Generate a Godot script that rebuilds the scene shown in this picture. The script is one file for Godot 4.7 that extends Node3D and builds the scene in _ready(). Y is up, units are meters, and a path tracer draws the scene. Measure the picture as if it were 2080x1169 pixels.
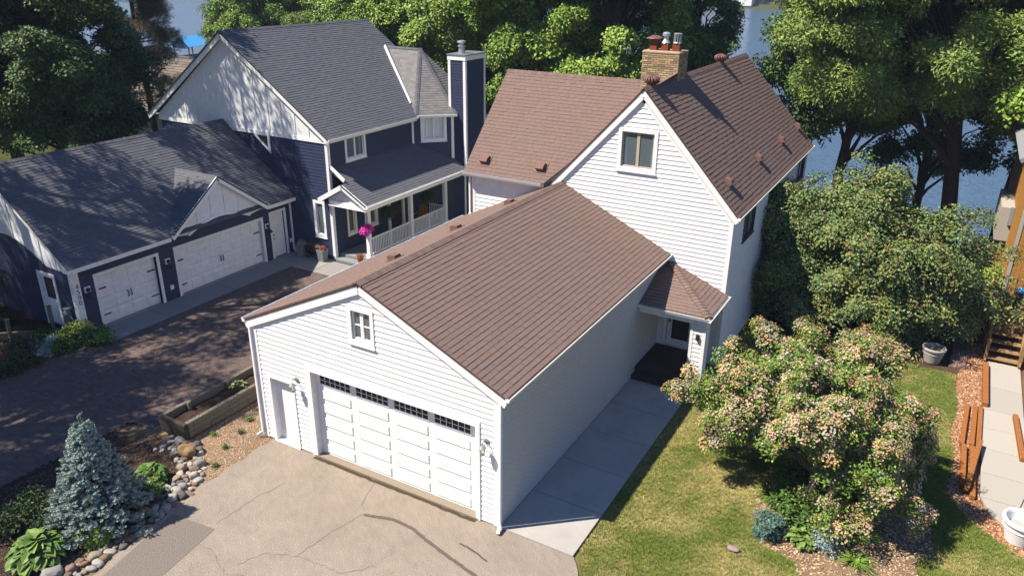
extends Node3D
# A lakeside street seen from a drone: white house with attached garage, navy neighbour, trees and lake.
# y up, metres. Origin: front right corner of the white garage; -z runs towards the lake.

const CAM := Vector3(7.447, 12.216, 12.603)
const UP := Vector3(0, 1, 0)
const XP := Vector3(1, 0, 0)
const ZP := Vector3(0, 0, 1)
const BG := -0.55          # level of the neighbour's paving
var M := {}
var rng := RandomNumberGenerator.new()
var names := {}

# ---------------------------------------------------------------- mesh buffer
class MB:
	var v := PackedVector3Array()
	var n := PackedVector3Array()
	var c := PackedColorArray()
	func tri(a: Vector3, b: Vector3, d: Vector3, col := Color.WHITE) -> void:   # counter-clockwise seen from outside
		var nn := (b - a).cross(d - a).normalized()
		v.push_back(a); v.push_back(d); v.push_back(b)
		for i in 3:
			n.push_back(nn); c.push_back(col)
	func tris(a: Vector3, b: Vector3, d: Vector3, na: Vector3, nb: Vector3, nd: Vector3, col := Color.WHITE) -> void:
		v.push_back(a); v.push_back(d); v.push_back(b)
		n.push_back(na); n.push_back(nd); n.push_back(nb)
		for i in 3: c.push_back(col)
	func quad(a: Vector3, b: Vector3, d: Vector3, e: Vector3, col := Color.WHITE) -> void:
		tri(a, b, d, col); tri(a, d, e, col)
	func box(t: Transform3D, s: Vector3, col := Color.WHITE, ch := 0.0) -> void:
		var h := s * 0.5
		if ch <= 0.0:
			var p := []
			for i in 8:
				p.append(t * Vector3(h.x if i & 1 else -h.x, h.y if i & 2 else -h.y, h.z if i & 4 else -h.z))
			quad(p[4], p[5], p[7], p[6], col); quad(p[1], p[0], p[2], p[3], col)
			quad(p[5], p[1], p[3], p[7], col); quad(p[0], p[4], p[6], p[2], col)
			quad(p[6], p[7], p[3], p[2], col); quad(p[0], p[1], p[5], p[4], col)
			return
		# chamfered: rounded outline swept in z with narrowed ends
		var k := [Vector2(-h.x + ch, -h.y), Vector2(h.x - ch, -h.y), Vector2(h.x, -h.y + ch), Vector2(h.x, h.y - ch), Vector2(h.x - ch, h.y), Vector2(-h.x + ch, h.y), Vector2(-h.x, h.y - ch), Vector2(-h.x, -h.y + ch)]
		var ring := func(z: float, inset: float) -> Array:
			var o := []
			for q in k:
				o.append(t * Vector3(signf(q.x) * maxf(absf(q.x) - inset, 0.0), signf(q.y) * maxf(absf(q.y) - inset, 0.0), z))
			return o
		var rs := [ring.call(-h.z, ch), ring.call(-h.z + ch, 0.0), ring.call(h.z - ch, 0.0), ring.call(h.z, ch)]
		for r in 3:
			for i in 8:
				var j := (i + 1) % 8
				quad(rs[r][i], rs[r][j], rs[r + 1][j], rs[r + 1][i], col)
		for i in range(1, 7):
			tri(rs[3][0], rs[3][i], rs[3][i + 1], col); tri(rs[0][0], rs[0][i + 1], rs[0][i], col)
	func bar(a: Vector3, b: Vector3, w: float, d: float, col := Color.WHITE, up := Vector3.UP) -> void:   # box from a to b
		var y := (b - a).normalized()
		var x := y.cross(up)
		if x.length() < 0.01: x = y.cross(Vector3.RIGHT)
		x = x.normalized()
		box(Transform3D(Basis(x, y, x.cross(y)), (a + b) * 0.5), Vector3(w, a.distance_to(b), d), col)
	func tube(pts: Array, rad: Array, seg: int, col := Color.WHITE, cap := true) -> void:
		var prev := []
		var prevn := []
		var side := Vector3.RIGHT
		for i in pts.size():
			var d: Vector3 = (pts[mini(i + 1, pts.size() - 1)] - pts[maxi(i - 1, 0)]).normalized()
			side = (side - d * side.dot(d))
			if side.length() < 0.05: side = d.cross(Vector3.FORWARD)
			side = side.normalized()
			var o := d.cross(side)
			var ring := []
			var rn := []
			for s in seg:
				var a := TAU * s / seg
				var q := side * cos(a) + o * sin(a)
				ring.append(pts[i] + q * float(rad[i])); rn.append(q)
			if i > 0:
				for s in seg:
					var t := (s + 1) % seg
					tris(prev[s], prev[t], ring[t], prevn[s], prevn[t], rn[t], col)
					tris(prev[s], ring[t], ring[s], prevn[s], rn[t], rn[s], col)
			elif cap:
				for s in range(1, seg - 1): tri(ring[0], ring[s + 1], ring[s], col)
			prev = ring; prevn = rn
		if cap:
			for s in range(1, seg - 1): tri(prev[0], prev[s], prev[s + 1], col)
	func lathe(t: Transform3D, prof: Array, seg: int, col := Color.WHITE) -> void:   # profile: Vector2(radius, y) from the bottom up
		for i in prof.size() - 1:
			var a: Vector2 = prof[i]
			var b: Vector2 = prof[i + 1]
			var m := Vector2(b.y - a.y, a.x - b.x).normalized()
			for s in seg:
				var u := TAU * s / seg
				var w := TAU * (s + 1) / seg
				var du := Vector3(cos(u), 0, -sin(u))
				var dw := Vector3(cos(w), 0, -sin(w))
				var nu := t.basis * (du * m.x + UP_ * m.y)
				var nw := t.basis * (dw * m.x + UP_ * m.y)
				var p := t * (du * a.x + UP_ * a.y)
				var q := t * (dw * a.x + UP_ * a.y)
				var r := t * (dw * b.x + UP_ * b.y)
				var e := t * (du * b.x + UP_ * b.y)
				if a.x > 0.0001: tris(p, q, r, nu, nw, nw, col)
				if b.x > 0.0001: tris(p, r, e, nu, nw, nu, col)
	const UP_ := Vector3(0, 1, 0)
	func slab(t: Transform3D, poly: PackedVector2Array, zb: float, z0: float, z1: float, y0: float, y1: float, col := Color.WHITE) -> void:
		# polygon with a back at zb and a front that runs from z0 at y0 to z1 at y1
		if poly.size() < 3: return
		var p := poly.duplicate()
		if Geometry2D.is_polygon_clockwise(p): p.reverse()
		var ix := Geometry2D.triangulate_polygon(p)
		var f := []
		var bk := []
		for q in p:
			var z := lerpf(z0, z1, clampf((q.y - y0) / maxf(y1 - y0, 1e-6), 0.0, 1.0))
			f.append(t * Vector3(q.x, q.y, z)); bk.append(t * Vector3(q.x, q.y, zb))
		for i in range(0, ix.size(), 3):
			var a: Vector3 = f[ix[i]]
			var b: Vector3 = f[ix[i + 1]]
			var d: Vector3 = f[ix[i + 2]]
			if (b - a).cross(d - a).dot(t.basis.z) < 0: 
				var h := b
				b = d; d = h
			tri(a, b, d, col)
		for i in p.size():
			var j := (i + 1) % p.size()
			quad(bk[i], bk[j], f[j], f[i], col)
	func mesh() -> ArrayMesh:
		var a := []
		a.resize(Mesh.ARRAY_MAX)
		a[Mesh.ARRAY_VERTEX] = v; a[Mesh.ARRAY_NORMAL] = n; a[Mesh.ARRAY_COLOR] = c
		var m := ArrayMesh.new()
		if v.size() > 0: m.add_surface_from_arrays(Mesh.PRIMITIVE_TRIANGLES, a)
		return m

# ---------------------------------------------------------------- nodes
func numbered(s: String) -> String:
	if not names.has(s):
		names[s] = 0
		return s
	names[s] += 1
	return "%s_%03d" % [s, names[s]]

func thing(called: String, label: String, category: String, at := Vector3.ZERO, group := "") -> Node3D:
	var o := Node3D.new()
	o.name = numbered(called)
	add_child(o)
	o.position = at
	o.set_meta("label", label); o.set_meta("category", category)
	if group != "": o.set_meta("group", group)
	return o

func tag(o: Node, label: String, category: String, group := "") -> void:
	o.set_meta("label", label); o.set_meta("category", category)
	if group != "": o.set_meta("group", group)

func mi(called: String, mesh: Mesh, mat: Material, parent: Node = self) -> MeshInstance3D:
	var o := MeshInstance3D.new()
	o.name = numbered(called) if parent == self else called
	o.mesh = mesh
	o.material_override = mat
	parent.add_child(o, true)
	if parent != self and parent.get_parent() == self and parent.has_meta("off"): o.position = -parent.position
	return o

func put(called: String, m: MB, mat: Material, parent: Node = self) -> MeshInstance3D:
	return mi(called, m.mesh(), mat, parent)

func structure(called: String, m: MB, mat: Material) -> MeshInstance3D:
	var o := put(called, m, mat, self)
	o.set_meta("kind", "structure")
	return o

func bx(called: String, parent: Node, lo: Vector3, hi: Vector3, mat: Material, ch := 0.0, col := Color.WHITE) -> MeshInstance3D:
	var m := MB.new()
	m.box(Transform3D(Basis(), (lo + hi) * 0.5), (hi - lo).abs(), col, ch)
	return put(called, m, mat, parent)

func T3(o: Vector3, u: Vector3, v: Vector3) -> Transform3D:
	u = u.normalized()
	v = (v - u * u.dot(v)).normalized()
	return Transform3D(Basis(u, v, u.cross(v)), o)

func R2(x0: float, y0: float, x1: float, y1: float) -> PackedVector2Array:
	return PackedVector2Array([Vector2(x0, y0), Vector2(x1, y0), Vector2(x1, y1), Vector2(x0, y1)])

func bounds(p: PackedVector2Array) -> Rect2:
	var r := Rect2(p[0], Vector2.ZERO)
	for q in p: r = r.expand(q)
	return r

func cut(pieces: Array, holes: Array) -> Array:
	for h in holes:
		var nx := []
		for p in pieces:
			for q in Geometry2D.clip_polygons(p, h):
				if not Geometry2D.is_polygon_clockwise(q): nx.append(q)
		pieces = nx
	return pieces

func area(p: PackedVector2Array) -> float:
	var s := 0.0
	for i in p.size(): s += p[i].cross(p[(i + 1) % p.size()])
	return absf(s) * 0.5

# pieces collected per thing: {poly, t, z0, z1, y0, y1, zb, col, parent, name}
func flush(list: Array, limit: int, owner_node: Node, stuff_name: String, mat: Material) -> void:
	for p in list: p.d = (p.t * Vector3(p.poly[0].x, p.poly[0].y, 0)).distance_to(CAM)
	list.sort_custom(func(a, b): return a.d < b.d)
	var rest := MB.new()
	for i in list.size():
		var p: Dictionary = list[i]
		if i < limit:
			var m := MB.new()
			m.slab(p.t, p.poly, p.zb, p.z0, p.z1, p.y0, p.y1, p.col)
			put(p.name, m, mat, p.parent)
		else:
			rest.slab(p.t, p.poly, p.zb, p.z0, p.z1, p.y0, p.y1, p.col)
	if rest.v.size() > 0:
		var o := put(stuff_name, rest, mat, owner_node)
		o.set_meta("kind", "stuff")

# lapped boards over a wall polygon
func siding(parent: Node, t: Transform3D, poly: PackedVector2Array, holes: Array, expo: float, mat: Material, y_from: float, maxlen := 3.7, thick := 0.027, called := "siding_board") -> void:
	var b := bounds(poly)
	var y := y_from
	while y < b.end.y:
		var x := b.position.x - rng.randf() * maxlen
		while x < b.end.x:
			var strip := R2(x, y + 0.002, x + maxlen - 0.003, y + expo)
			x += maxlen
			for q in cut(Geometry2D.intersect_polygons(poly, strip), holes):
				if area(q) < 0.0008: continue
				var m := MB.new()
				m.slab(t, q, 0.0, thick, thick * 0.25, y, y + expo, Color.WHITE)
				put(called, m, mat, parent)
		y += expo

func sheet(called: String, parent: Node, t: Transform3D, poly: PackedVector2Array, holes: Array, zb: float, zf: float, mat: Material) -> MeshInstance3D:
	var m := MB.new()
	var pieces := [poly]
	var b := bounds(poly)
	for h in holes:
		var c := bounds(h).get_center().x
		var nx := []
		for p in pieces:
			nx.append_array(Geometry2D.intersect_polygons(p, R2(b.position.x - 1, b.position.y - 1, c, b.end.y + 1)))
			nx.append_array(Geometry2D.intersect_polygons(p, R2(c, b.position.y - 1, b.end.x + 1, b.end.y + 1)))
		pieces = nx
	for q in cut(pieces, holes): m.slab(t, q, zb, zf, zf, 0, 1)
	return put(called, m, mat, parent)

# shingle tabs over a roof polygon: u along the eave, v up the slope
func shingles(list: Array, roof: Node, t: Transform3D, poly: PackedVector2Array, expo: float, tab: float, base: Color, vary: float, thick := 0.016) -> void:
	var b := bounds(poly)
	var y := b.position.y
	var row := 0
	while y < b.end.y - 0.02:
		var x := b.position.x - tab * (0.5 if row % 2 else 0.0) - rng.randf() * 0.06
		while x < b.end.x:
			var w := tab * rng.randf_range(0.82, 1.18)
			var strip := R2(x + 0.002, y, x + w - 0.002, y + expo * 1.08)
			x += w
			for q in Geometry2D.intersect_polygons(poly, strip):
				if area(q) < 0.001: continue
				var k := 1.0 + rng.randf_range(-vary, vary)
				var tint := rng.randf_range(-0.03, 0.03)
				list.append({poly = q, t = t, z0 = thick * rng.randf_range(0.75, 1.25), z1 = 0.003, y0 = y, y1 = y + expo * 1.08, zb = -0.01, col = Color(base.r * k * (1 + tint), base.g * k, base.b * k * (1 - tint)), parent = roof, name = "shingle"})
		y += expo
		row += 1

# overlapping cap shingles along a ridge or hip
func caps(parent: Node, a: Vector3, b: Vector3, na: Vector3, nb: Vector3, w: float, base: Color, mat: Material) -> void:
	var m := MB.new()
	var d := (b - a).normalized()
	var ln := a.distance_to(b)
	var s := 0.0
	var sa := d.cross(na).normalized()
	var sb := d.cross(nb).normalized()
	if sa.y > 0: sa = -sa
	if sb.y > 0: sb = -sb
	while s < ln - 0.02:
		var e := minf(s + 0.2, ln)
		var k := rng.randf_range(0.85, 1.12)
		var col := Color(base.r * k, base.g * k, base.b * k)
		var p0 := a + d * s + UP * 0.052
		var p1 := a + d * e + UP * 0.032
		for q in [sa, sb]:
			var lo0: Vector3 = p0 + q * w
			var lo1: Vector3 = p1 + q * w
			var dn := Vector3(0, -0.05, 0)
			m.quad(p0, p1, lo1, lo0, col); m.quad(p0 + dn, p0, lo0, lo0 + dn, col)
			m.quad(lo0, lo1, lo1 + dn, lo0 + dn, col)
		s += 0.145
	put("ridge_cap", m, mat, parent)

# window: white casing, sashes, glass, something behind the glass. t: wall frame, r in wall coordinates
func window(parent: Node, t: Transform3D, r: Rect2, casing: float, frame_mat: Material, sash_mat: Material, lights: int, curtain: Material, proud := 0.035, rows := 1, called := "window") -> Node3D:
	var w := Node3D.new()
	w.name = called
	parent.add_child(w, true)
	if parent.has_meta("off"): w.position = -parent.position
	var m := MB.new()
	var o := r.grow(casing)
	for q in cut([R2(o.position.x, o.position.y, o.get_center().x, o.end.y), R2(o.get_center().x, o.position.y, o.end.x, o.end.y)], [R2(r.position.x, r.position.y, r.end.x, r.end.y)]):
		m.slab(t, q, -0.10, proud, proud, 0, 1)
	put("casing", m, frame_mat, w)
	m = MB.new()
	m.slab(t, R2(o.position.x - 0.02, o.position.y - 0.035, o.end.x + 0.02, o.position.y - 0.001), -0.01, proud + 0.03, proud + 0.025, o.position.y - 0.04, o.position.y)
	put("sill", m, frame_mat, w)
	var lw := r.size.x / lights
	var s := 0.045
	m = MB.new()
	var g := MB.new()
	for i in lights:
		var x0 := r.position.x + lw * i
		var x1 := x0 + lw
		var y0 := r.position.y
		var y1 := r.end.y
		m.slab(t, R2(x0 + 0.002, y0, x0 + s, y1), -0.06, -0.015, -0.015, 0, 1)
		m.slab(t, R2(x1 - s, y0, x1 - 0.002, y1), -0.06, -0.015, -0.015, 0, 1)
		m.slab(t, R2(x0 + s, y0, x1 - s, y0 + s), -0.06, -0.017, -0.017, 0, 1)
		m.slab(t, R2(x0 + s, y1 - s, x1 - s, y1), -0.06, -0.017, -0.017, 0, 1)
		for k in range(1, rows):
			var yy := lerpf(y0, y1, float(k) / rows)
			m.slab(t, R2(x0 + s, yy - 0.012, x1 - s, yy + 0.012), -0.05, -0.02, -0.02, 0, 1)
		g.slab(t, R2(x0 + s, y0 + s, x1 - s, y1 - s), -0.046, -0.04, -0.04, 0, 1)
	put("sash", m, sash_mat, w)
	put("pane", g, M.glass, w)
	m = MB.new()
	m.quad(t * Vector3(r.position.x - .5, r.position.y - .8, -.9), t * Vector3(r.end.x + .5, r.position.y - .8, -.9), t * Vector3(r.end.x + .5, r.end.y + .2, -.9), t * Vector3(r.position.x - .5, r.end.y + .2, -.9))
	put("dark_backing", m, M.dim_backing, w)  # added dark panel, its colour stands in for the dimness indoors
	if curtain != null:
		m = MB.new()
		var n := 28
		for i in n:
			var a := r.position.x + r.size.x * i / n
			var b := r.position.x + r.size.x * (i + 1) / n
			var za := -0.16 + 0.03 * sin(i * 1.7)
			var zb := -0.16 + 0.03 * sin((i + 1) * 1.7)
			var fr := absf((i + 0.5) / n - 0.5) * 2.0
			if curtain == M.curtain and fr < 0.7: continue
			m.quad(t * Vector3(a, r.position.y, za), t * Vector3(b, r.position.y, zb), t * Vector3(b, r.end.y, zb), t * Vector3(a, r.end.y, za))
		put("curtain", m, curtain, w)
	return w

# ---------------------------------------------------------------- textures and materials
func lin(r: float, g: float, b: float) -> Color:
	return Color(r, g, b).linear_to_srgb()

func grey_noise(s: int, freq: float, lo: float, hi: float, size := 256, octaves := 4, pw := 1.0) -> Image:
	var f := FastNoiseLite.new()
	f.seed = s
	f.frequency = freq
	f.fractal_octaves = octaves
	var im := f.get_seamless_image(size, size)
	im.convert(Image.FORMAT_RGB8)
	for y in size:
		for x in size:
			var k := lerpf(lo, hi, pow(im.get_pixel(x, y).r, pw))
			im.set_pixel(x, y, Color(k, k, k))
	return im

func tex(im: Image) -> ImageTexture:
	im.generate_mipmaps()
	return ImageTexture.create_from_image(im)

func mat(col: Color, rough := 0.8, spec := 0.4) -> StandardMaterial3D:
	var m := StandardMaterial3D.new()
	m.albedo_color = col
	m.roughness = rough
	m.metallic_specular = spec
	return m

func vmat(texture: Texture2D, scale: float, rough := 0.9, spec := 0.3) -> StandardMaterial3D:   # colour from vertices times a fine grain
	var m := mat(Color.WHITE, rough, spec)
	m.vertex_color_use_as_albedo = true
	if texture != null:
		m.albedo_texture = texture
		m.uv1_triplanar = true
		m.uv1_world_triplanar = true
		m.uv1_scale = Vector3.ONE * scale
	return m

func grain(m: StandardMaterial3D, texture: Texture2D, scale) -> StandardMaterial3D:
	m.albedo_texture = texture
	m.uv1_triplanar = true
	m.uv1_world_triplanar = true
	m.uv1_scale = scale if scale is Vector3 else Vector3.ONE * float(scale)
	return m

func leafmat(back: Color) -> StandardMaterial3D:
	var m := mat(Color.WHITE, 0.55, 0.35)
	m.vertex_color_use_as_albedo = true
	m.cull_mode = BaseMaterial3D.CULL_DISABLED
	m.backlight_enabled = true
	m.backlight = back
	return m

func materials() -> void:
	var fine := tex(grey_noise(1, 0.12, 0.62, 1.0, 256, 3))
	var speck := tex(grey_noise(2, 0.35, 0.5, 1.0, 256, 2, 0.8))
	var cloudy := tex(grey_noise(3, 0.03, 0.93, 1.0, 256, 4))
	var wood := tex(grey_noise(4, 0.05, 0.45, 1.0, 256, 4))
	M.fine = fine; M.speck = speck; M.cloudy = cloudy
	M.white = grain(mat(lin(.74, .74, .735), .55, .4), cloudy, 0.35)
	M.trim = grain(mat(lin(.76, .76, .755), .5, .4), cloudy, 0.5)
	M.door_white = grain(mat(lin(.75, .745, .735), .45, .4), cloudy, 0.3)
	M.cream = grain(mat(lin(.74, .72, .64), .6, .35), cloudy, 0.5)
	M.brickwhite = vmat(fine, 3.0, .7, .35)
	M.shingle = vmat(speck, 0.7, .95, .2)
	M.brick = vmat(fine, 5.0, .9, .2)
	M.mortar = grain(mat(lin(.16, .13, .10), .95, .2), fine, 4.0)
	M.navy = grain(mat(lin(.027, .037, .078), .6, .35), cloudy, 0.5)
	M.paleboard = grain(mat(lin(.70, .71, .72), .6, .35), cloudy, 0.4)
	M.greyboard = grain(mat(lin(.20, .21, .22), .7, .3), cloudy, 0.5)
	M.sash_tan = mat(lin(.42, .36, .28), .5, .4)
	M.sash_dark = mat(lin(.05, .045, .04), .5, .4)
	M.deckbrown = grain(mat(lin(.075, .052, .045), .7, .3), fine, Vector3(1.0, 6.0, 6.0))
	M.deckwood = grain(mat(lin(.44, .27, .12), .85, .2), wood, Vector3(2.0, 3.0, 2.0))
	M.timber = grain(mat(lin(.46, .18, .055), .8, .2), wood, Vector3(6.0, 6.0, 0.8))
	M.cedar = grain(mat(lin(.62, .30, .075), .8, .2), wood, Vector3(5.0, 0.6, 5.0))
	M.oldwood = grain(mat(lin(.27, .235, .185), .95, .1), wood, Vector3(1.6, 8.0, 0.8))
	M.charwood = grain(mat(lin(.10, .085, .07), .95, .1), wood, Vector3(1.6, 8.0, 0.8))
	M.black = mat(lin(.012, .012, .013), .5, .5)
	M.dark = mat(lin(.03, .028, .026), .8, .3)
	M.dim_backing = mat(lin(.12, .11, .10), .9, .2)  # dimness of an unlit interior put into the colour
	M.underlay = mat(lin(.085, .06, .052), .95, .1)
	M.underlay_grey = mat(lin(.05, .05, .055), .95, .1)
	M.lantern = mat(lin(.22, .22, .21), .5, .4)
	M.metal = mat(lin(.55, .56, .57), .35, .5)
	M.metal.metallic = 0.7
	M.rust = grain(mat(lin(.30, .075, .035), .8, .3), fine, 3.0)
	M.ventbrown = grain(mat(lin(.25, .145, .115), .7, .3), fine, 2.0)
	M.turbine = mat(lin(.13, .06, .05), .5, .4)
	M.flashing = grain(mat(lin(.22, .24, .26), .45, .5), fine, 1.0)
	M.gutter_in = grain(mat(lin(.36, .31, .25), .95, .1), speck, 1.2)
	M.sillstone = grain(mat(lin(.34, .285, .22), .9, .2), fine, 1.3)
	M.concrete = grain(mat(lin(.50, .48, .45), .9, .2), fine, 1.3)
	M.walk = vmat(fine, 2.0, .9, .2)
	M.asphalt = vmat(speck, 0.42, .95, .2)
	M.paver = vmat(fine, 3.0, .95, .15)
	M.soil = vmat(speck, 2.0, 1.0, .1)
	M.stone = vmat(fine, 2.5, .85, .25)
	M.pot = grain(mat(lin(.50, .47, .42), .8, .25), fine, 2.0)
	M.pot_white = mat(lin(.72, .71, .69), .6, .35)
	M.terracotta = mat(lin(.30, .10, .05), .8, .25)
	M.bark = grain(mat(lin(.115, .085, .065), .95, .1), wood, Vector3(3.0, 0.6, 3.0))
	M.palebark = grain(mat(lin(.22, .18, .14), .95, .1), wood, Vector3(4.0, 1.0, 4.0))
	M.leaf = leafmat(Color(.28, .36, .08))
	M.needle = leafmat(Color(.05, .06, .04))
	M.grass = leafmat(Color(.12, .14, .04))
	M.blueroof = mat(lin(.06, .28, .55), .5, .4)
	M.blueboard = mat(lin(.02, .045, .13), .6, .3)
	M.canvas_tan = mat(lin(.45, .34, .22), .9, .2)
	M.canvas_green = mat(lin(.03, .09, .08), .9, .2)
	M.curtain = mat(lin(.20, .21, .23), .95, .1)
	M.blinds = mat(lin(.75, .76, .76), .8, .2)
	M.shade_tan = mat(lin(.38, .31, .17), .95, .1)
	var g := mat(Color(.62, .70, .74, .22), .04, .5)
	g.transparency = BaseMaterial3D.TRANSPARENCY_ALPHA
	M.glass = g
	var w := mat(lin(.045, .085, .14), .10, .5)
	var rip := grey_noise(9, 0.03, 0.0, 1.0, 512, 3)
	rip.bump_map_to_normal_map(6.0)
	w.normal_enabled = true
	w.normal_texture = tex(rip)
	w.normal_scale = 1.1
	w.uv1_triplanar = true
	w.uv1_world_triplanar = true
	w.uv1_scale = Vector3(0.06, 0.1, 0.16)
	M.water = w

# ---------------------------------------------------------------- ground
func sstep(a: float, b: float, x: float) -> float:
	var t := clampf((x - a) / (b - a), 0.0, 1.0)
	return t * t * (3 - 2 * t)

func shore(x: float) -> float:
	return lerpf(-37.0, -82.0, sstep(-28.0, -92.0, x)) + 1.2 * sin(x * 0.21)

func ground_y(x: float, z: float) -> float:
	var h := lerpf(0.0, BG, sstep(-9.4, -11.8, x)) - 0.03
	var s := shore(x)
	var t := sstep(-23.0, s, z)
	h = lerpf(h, -4.05, t)
	if z < s: h = lerpf(-4.05, -6.0, clampf((s - z) / 12.0, 0.0, 1.0))
	if z < -330.0: h = lerpf(-6.0, 5.0, sstep(-330.0, -380.0, z))
	return h

var noise := FastNoiseLite.new()

func nz(x: float, z: float, f: float) -> float:
	return noise.get_noise_2d(x * f, z * f)

func _ready() -> void:
	rng.seed = 11
	noise.seed = 5
	noise.frequency = 1.0
	noise.fractal_octaves = 4
	# camera
	var cam := Camera3D.new()
	cam.name = "camera"
	add_child(cam)
	cam.position = CAM
	cam.rotation = Vector3(-0.395, 0.517, 0.010)
	cam.fov = 40.83
	cam.near = 0.1
	cam.far = 1500.0
	cam.current = true
	# sky
	var env := Environment.new()
	var sky := Sky.new()
	var sm := ProceduralSkyMaterial.new()
	sm.sky_top_color = Color(0.33, 0.49, 0.76)
	sm.sky_horizon_color = Color(0.74, 0.80, 0.87)
	sm.sky_curve = 0.18
	sm.ground_horizon_color = Color(0.45, 0.5, 0.5)
	sm.ground_bottom_color = Color(0.2, 0.2, 0.17)
	sm.sun_angle_max = 2.0
	sky.sky_material = sm
	env.background_mode = Environment.BG_SKY
	env.sky = sky
	env.background_energy_multiplier = 0.52
	env.tonemap_mode = Environment.TONE_MAPPER_LINEAR
	env.tonemap_exposure = 2.28
	env.sdfgi_enabled = true
	env.ssao_enabled = true
	env.ssil_enabled = true
	env.fog_enabled = true
	env.fog_density = 0.0003
	env.fog_light_color = Color(0.75, 0.83, 0.95)
	var we := WorldEnvironment.new()
	we.name = "environment"
	we.environment = env
	add_child(we)
	# sun: from behind the camera's left shoulder
	var sun := DirectionalLight3D.new()
	sun.name = "sun"
	add_child(sun)
	sun.look_at_from_position(Vector3.ZERO, Vector3(0.54, -1.0, -0.46), Vector3.UP)
	sun.light_energy = 1.5
	sun.light_color = Color(1.0, 0.96, 0.90)
	sun.light_angular_distance = 0.53
	sun.shadow_enabled = true
	materials()
	build_ground()
	build_white_house()
	build_blue_house()
	build_far()
	build_trees()
	build_left_garden()
	build_right_garden()

func in_crab_bed(x: float, z: float) -> bool:
	var e := Vector2((x - 6.85) / 2.0, (z + 4.6) / 2.5).length() + 0.18 * nz(x, z, 0.9)
	return e < 1.0

func lawn_right(z: float) -> float:   # where the lawn meets the mulch on the right
	if z < -6.9: return 9.12 + 0.05 * sin(z * 2.0)
	return 9.15 + pow(clampf((z + 6.9) / 1.9, 0.0, 1.0), 1.6) * 1.7

func ground_color(x: float, z: float) -> Color:
	var k := 1.0 + 0.35 * nz(x, z, 0.7) + 0.18 * nz(x, z, 3.1)
	var c := Color(.085, .095, .03)
	if z > -.3 and x < -4.0 and x > -7.7: c = Color(.30, .22, .14)
	elif x > -7.7 and x < 12.5 and z > -22.0:
		if in_crab_bed(x, z): c = Color(.25, .175, .11)
		elif x > lawn_right(z) : c = Color(.24, .125, .07)
		elif z < -12.5: c = Color(.10, .07, .045)
		else:
			var dry := clampf(0.5 + 1.1 * nz(x, z, 0.35), 0.0, 1.0)
			c = Color(.13, .15, .035).lerp(Color(.34, .28, .12), dry * 0.8)
	elif x <= -7.0 and x > -13.2 and z > -12.0 and z < 9.0:
		var edge := bed_edge(z)
		if z < 1.35 or x > edge: c = Color(.36, .23, .12).lerp(Color(.26, .2, .14), clampf(0.5 + 1.2 * nz(x, z, 0.5), 0, 1))
		else: c = Color(.065, .045, .035)
	elif x <= -13.0 and x > -26.0 and z > -12.0 and z < 8.0: c = Color(.085, .05, .035)
	return Color(c.r * k, c.g * k, c.b * k)

func bed_edge(z: float) -> float:   # the row of stones along the white driveway
	if z < 2.1: return lerpf(-9.1, -8.1, clampf((z - 1.5) / 0.6, 0, 1))
	return lerpf(-8.1, -7.35, clampf((z - 2.1) / 1.4, 0, 1)) + 0.0 * z

func spaced(lo: float, hi: float, mid0: float, mid1: float, step: float, grow: float) -> Array:
	var o := []
	var x := mid0
	while x < mid1:
		o.append(x); x += step
	var s := step
	while x < hi:
		o.append(x); x += s; s *= grow
	o.append(hi)
	x = mid0 - step
	s = step
	while x > lo:
		o.push_front(x); x -= s; s *= grow
	o.push_front(lo)
	return o

# a sheet between two curves x(z), with its own colours
func ribbon(xl: Callable, xr: Callable, z0: float, z1: float, n: int, m: int, yf: Callable, cf: Callable) -> MB:
	var o := MB.new()
	for i in n:
		var za := lerpf(z0, z1, float(i) / n)
		var zb := lerpf(z0, z1, float(i + 1) / n)
		for j in m:
			var p := []
			for q in [[za, j], [zb, j], [zb, j + 1], [za, j + 1]]:
				var x := lerpf(xl.call(q[0]), xr.call(q[0]), float(q[1]) / m)
				p.append(Vector3(x, yf.call(x, q[0]), q[0]))
			var c := []
			for k in 4: c.append(cf.call(p[k].x, p[k].z))
			var nn := UP
			for k in [0, 2, 1, 0, 3, 2]:
				o.v.push_back(p[k]); o.n.push_back(nn); o.c.push_back(c[k])
	return o

func curve_x(pts: Array, z: float) -> float:   # pts: [z, x] with z growing
	for i in pts.size() - 1:
		if z <= pts[i + 1][0]:
			return lerpf(pts[i][1], pts[i + 1][1], clampf((z - pts[i][0]) / (pts[i + 1][0] - pts[i][0]), 0, 1))
	return pts[pts.size() - 1][1]

func line_strip(pts: Array, w: float, y: float, jitter: float, col: Color) -> MB:   # a crack or a tar seam on the ground
	var m := MB.new()
	var p := []
	for i in pts.size() - 1:
		var a := Vector2(pts[i][0], pts[i][1])
		var b := Vector2(pts[i + 1][0], pts[i + 1][1])
		var n := maxi(2, int(a.distance_to(b) / 0.09))
		for k in n: p.append(a.lerp(b, float(k) / n) + Vector2(rng.randf_range(-jitter, jitter), rng.randf_range(-jitter, jitter)))
	for i in p.size() - 1:
		var d: Vector2 = (p[i + 1] - p[i]).orthogonal().normalized() * w * 0.5
		var e: Vector2 = d * rng.randf_range(0.75, 1.2)
		var q := [p[i] - d, p[i] + d, p[i + 1] + e, p[i + 1] - e]
		m.quad(Vector3(q[0].x, y, q[0].y), Vector3(q[3].x, y, q[3].y), Vector3(q[2].x, y, q[2].y), Vector3(q[1].x, y, q[1].y), col)
	for i in range(0, m.n.size()): m.n[i] = UP
	return m

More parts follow.
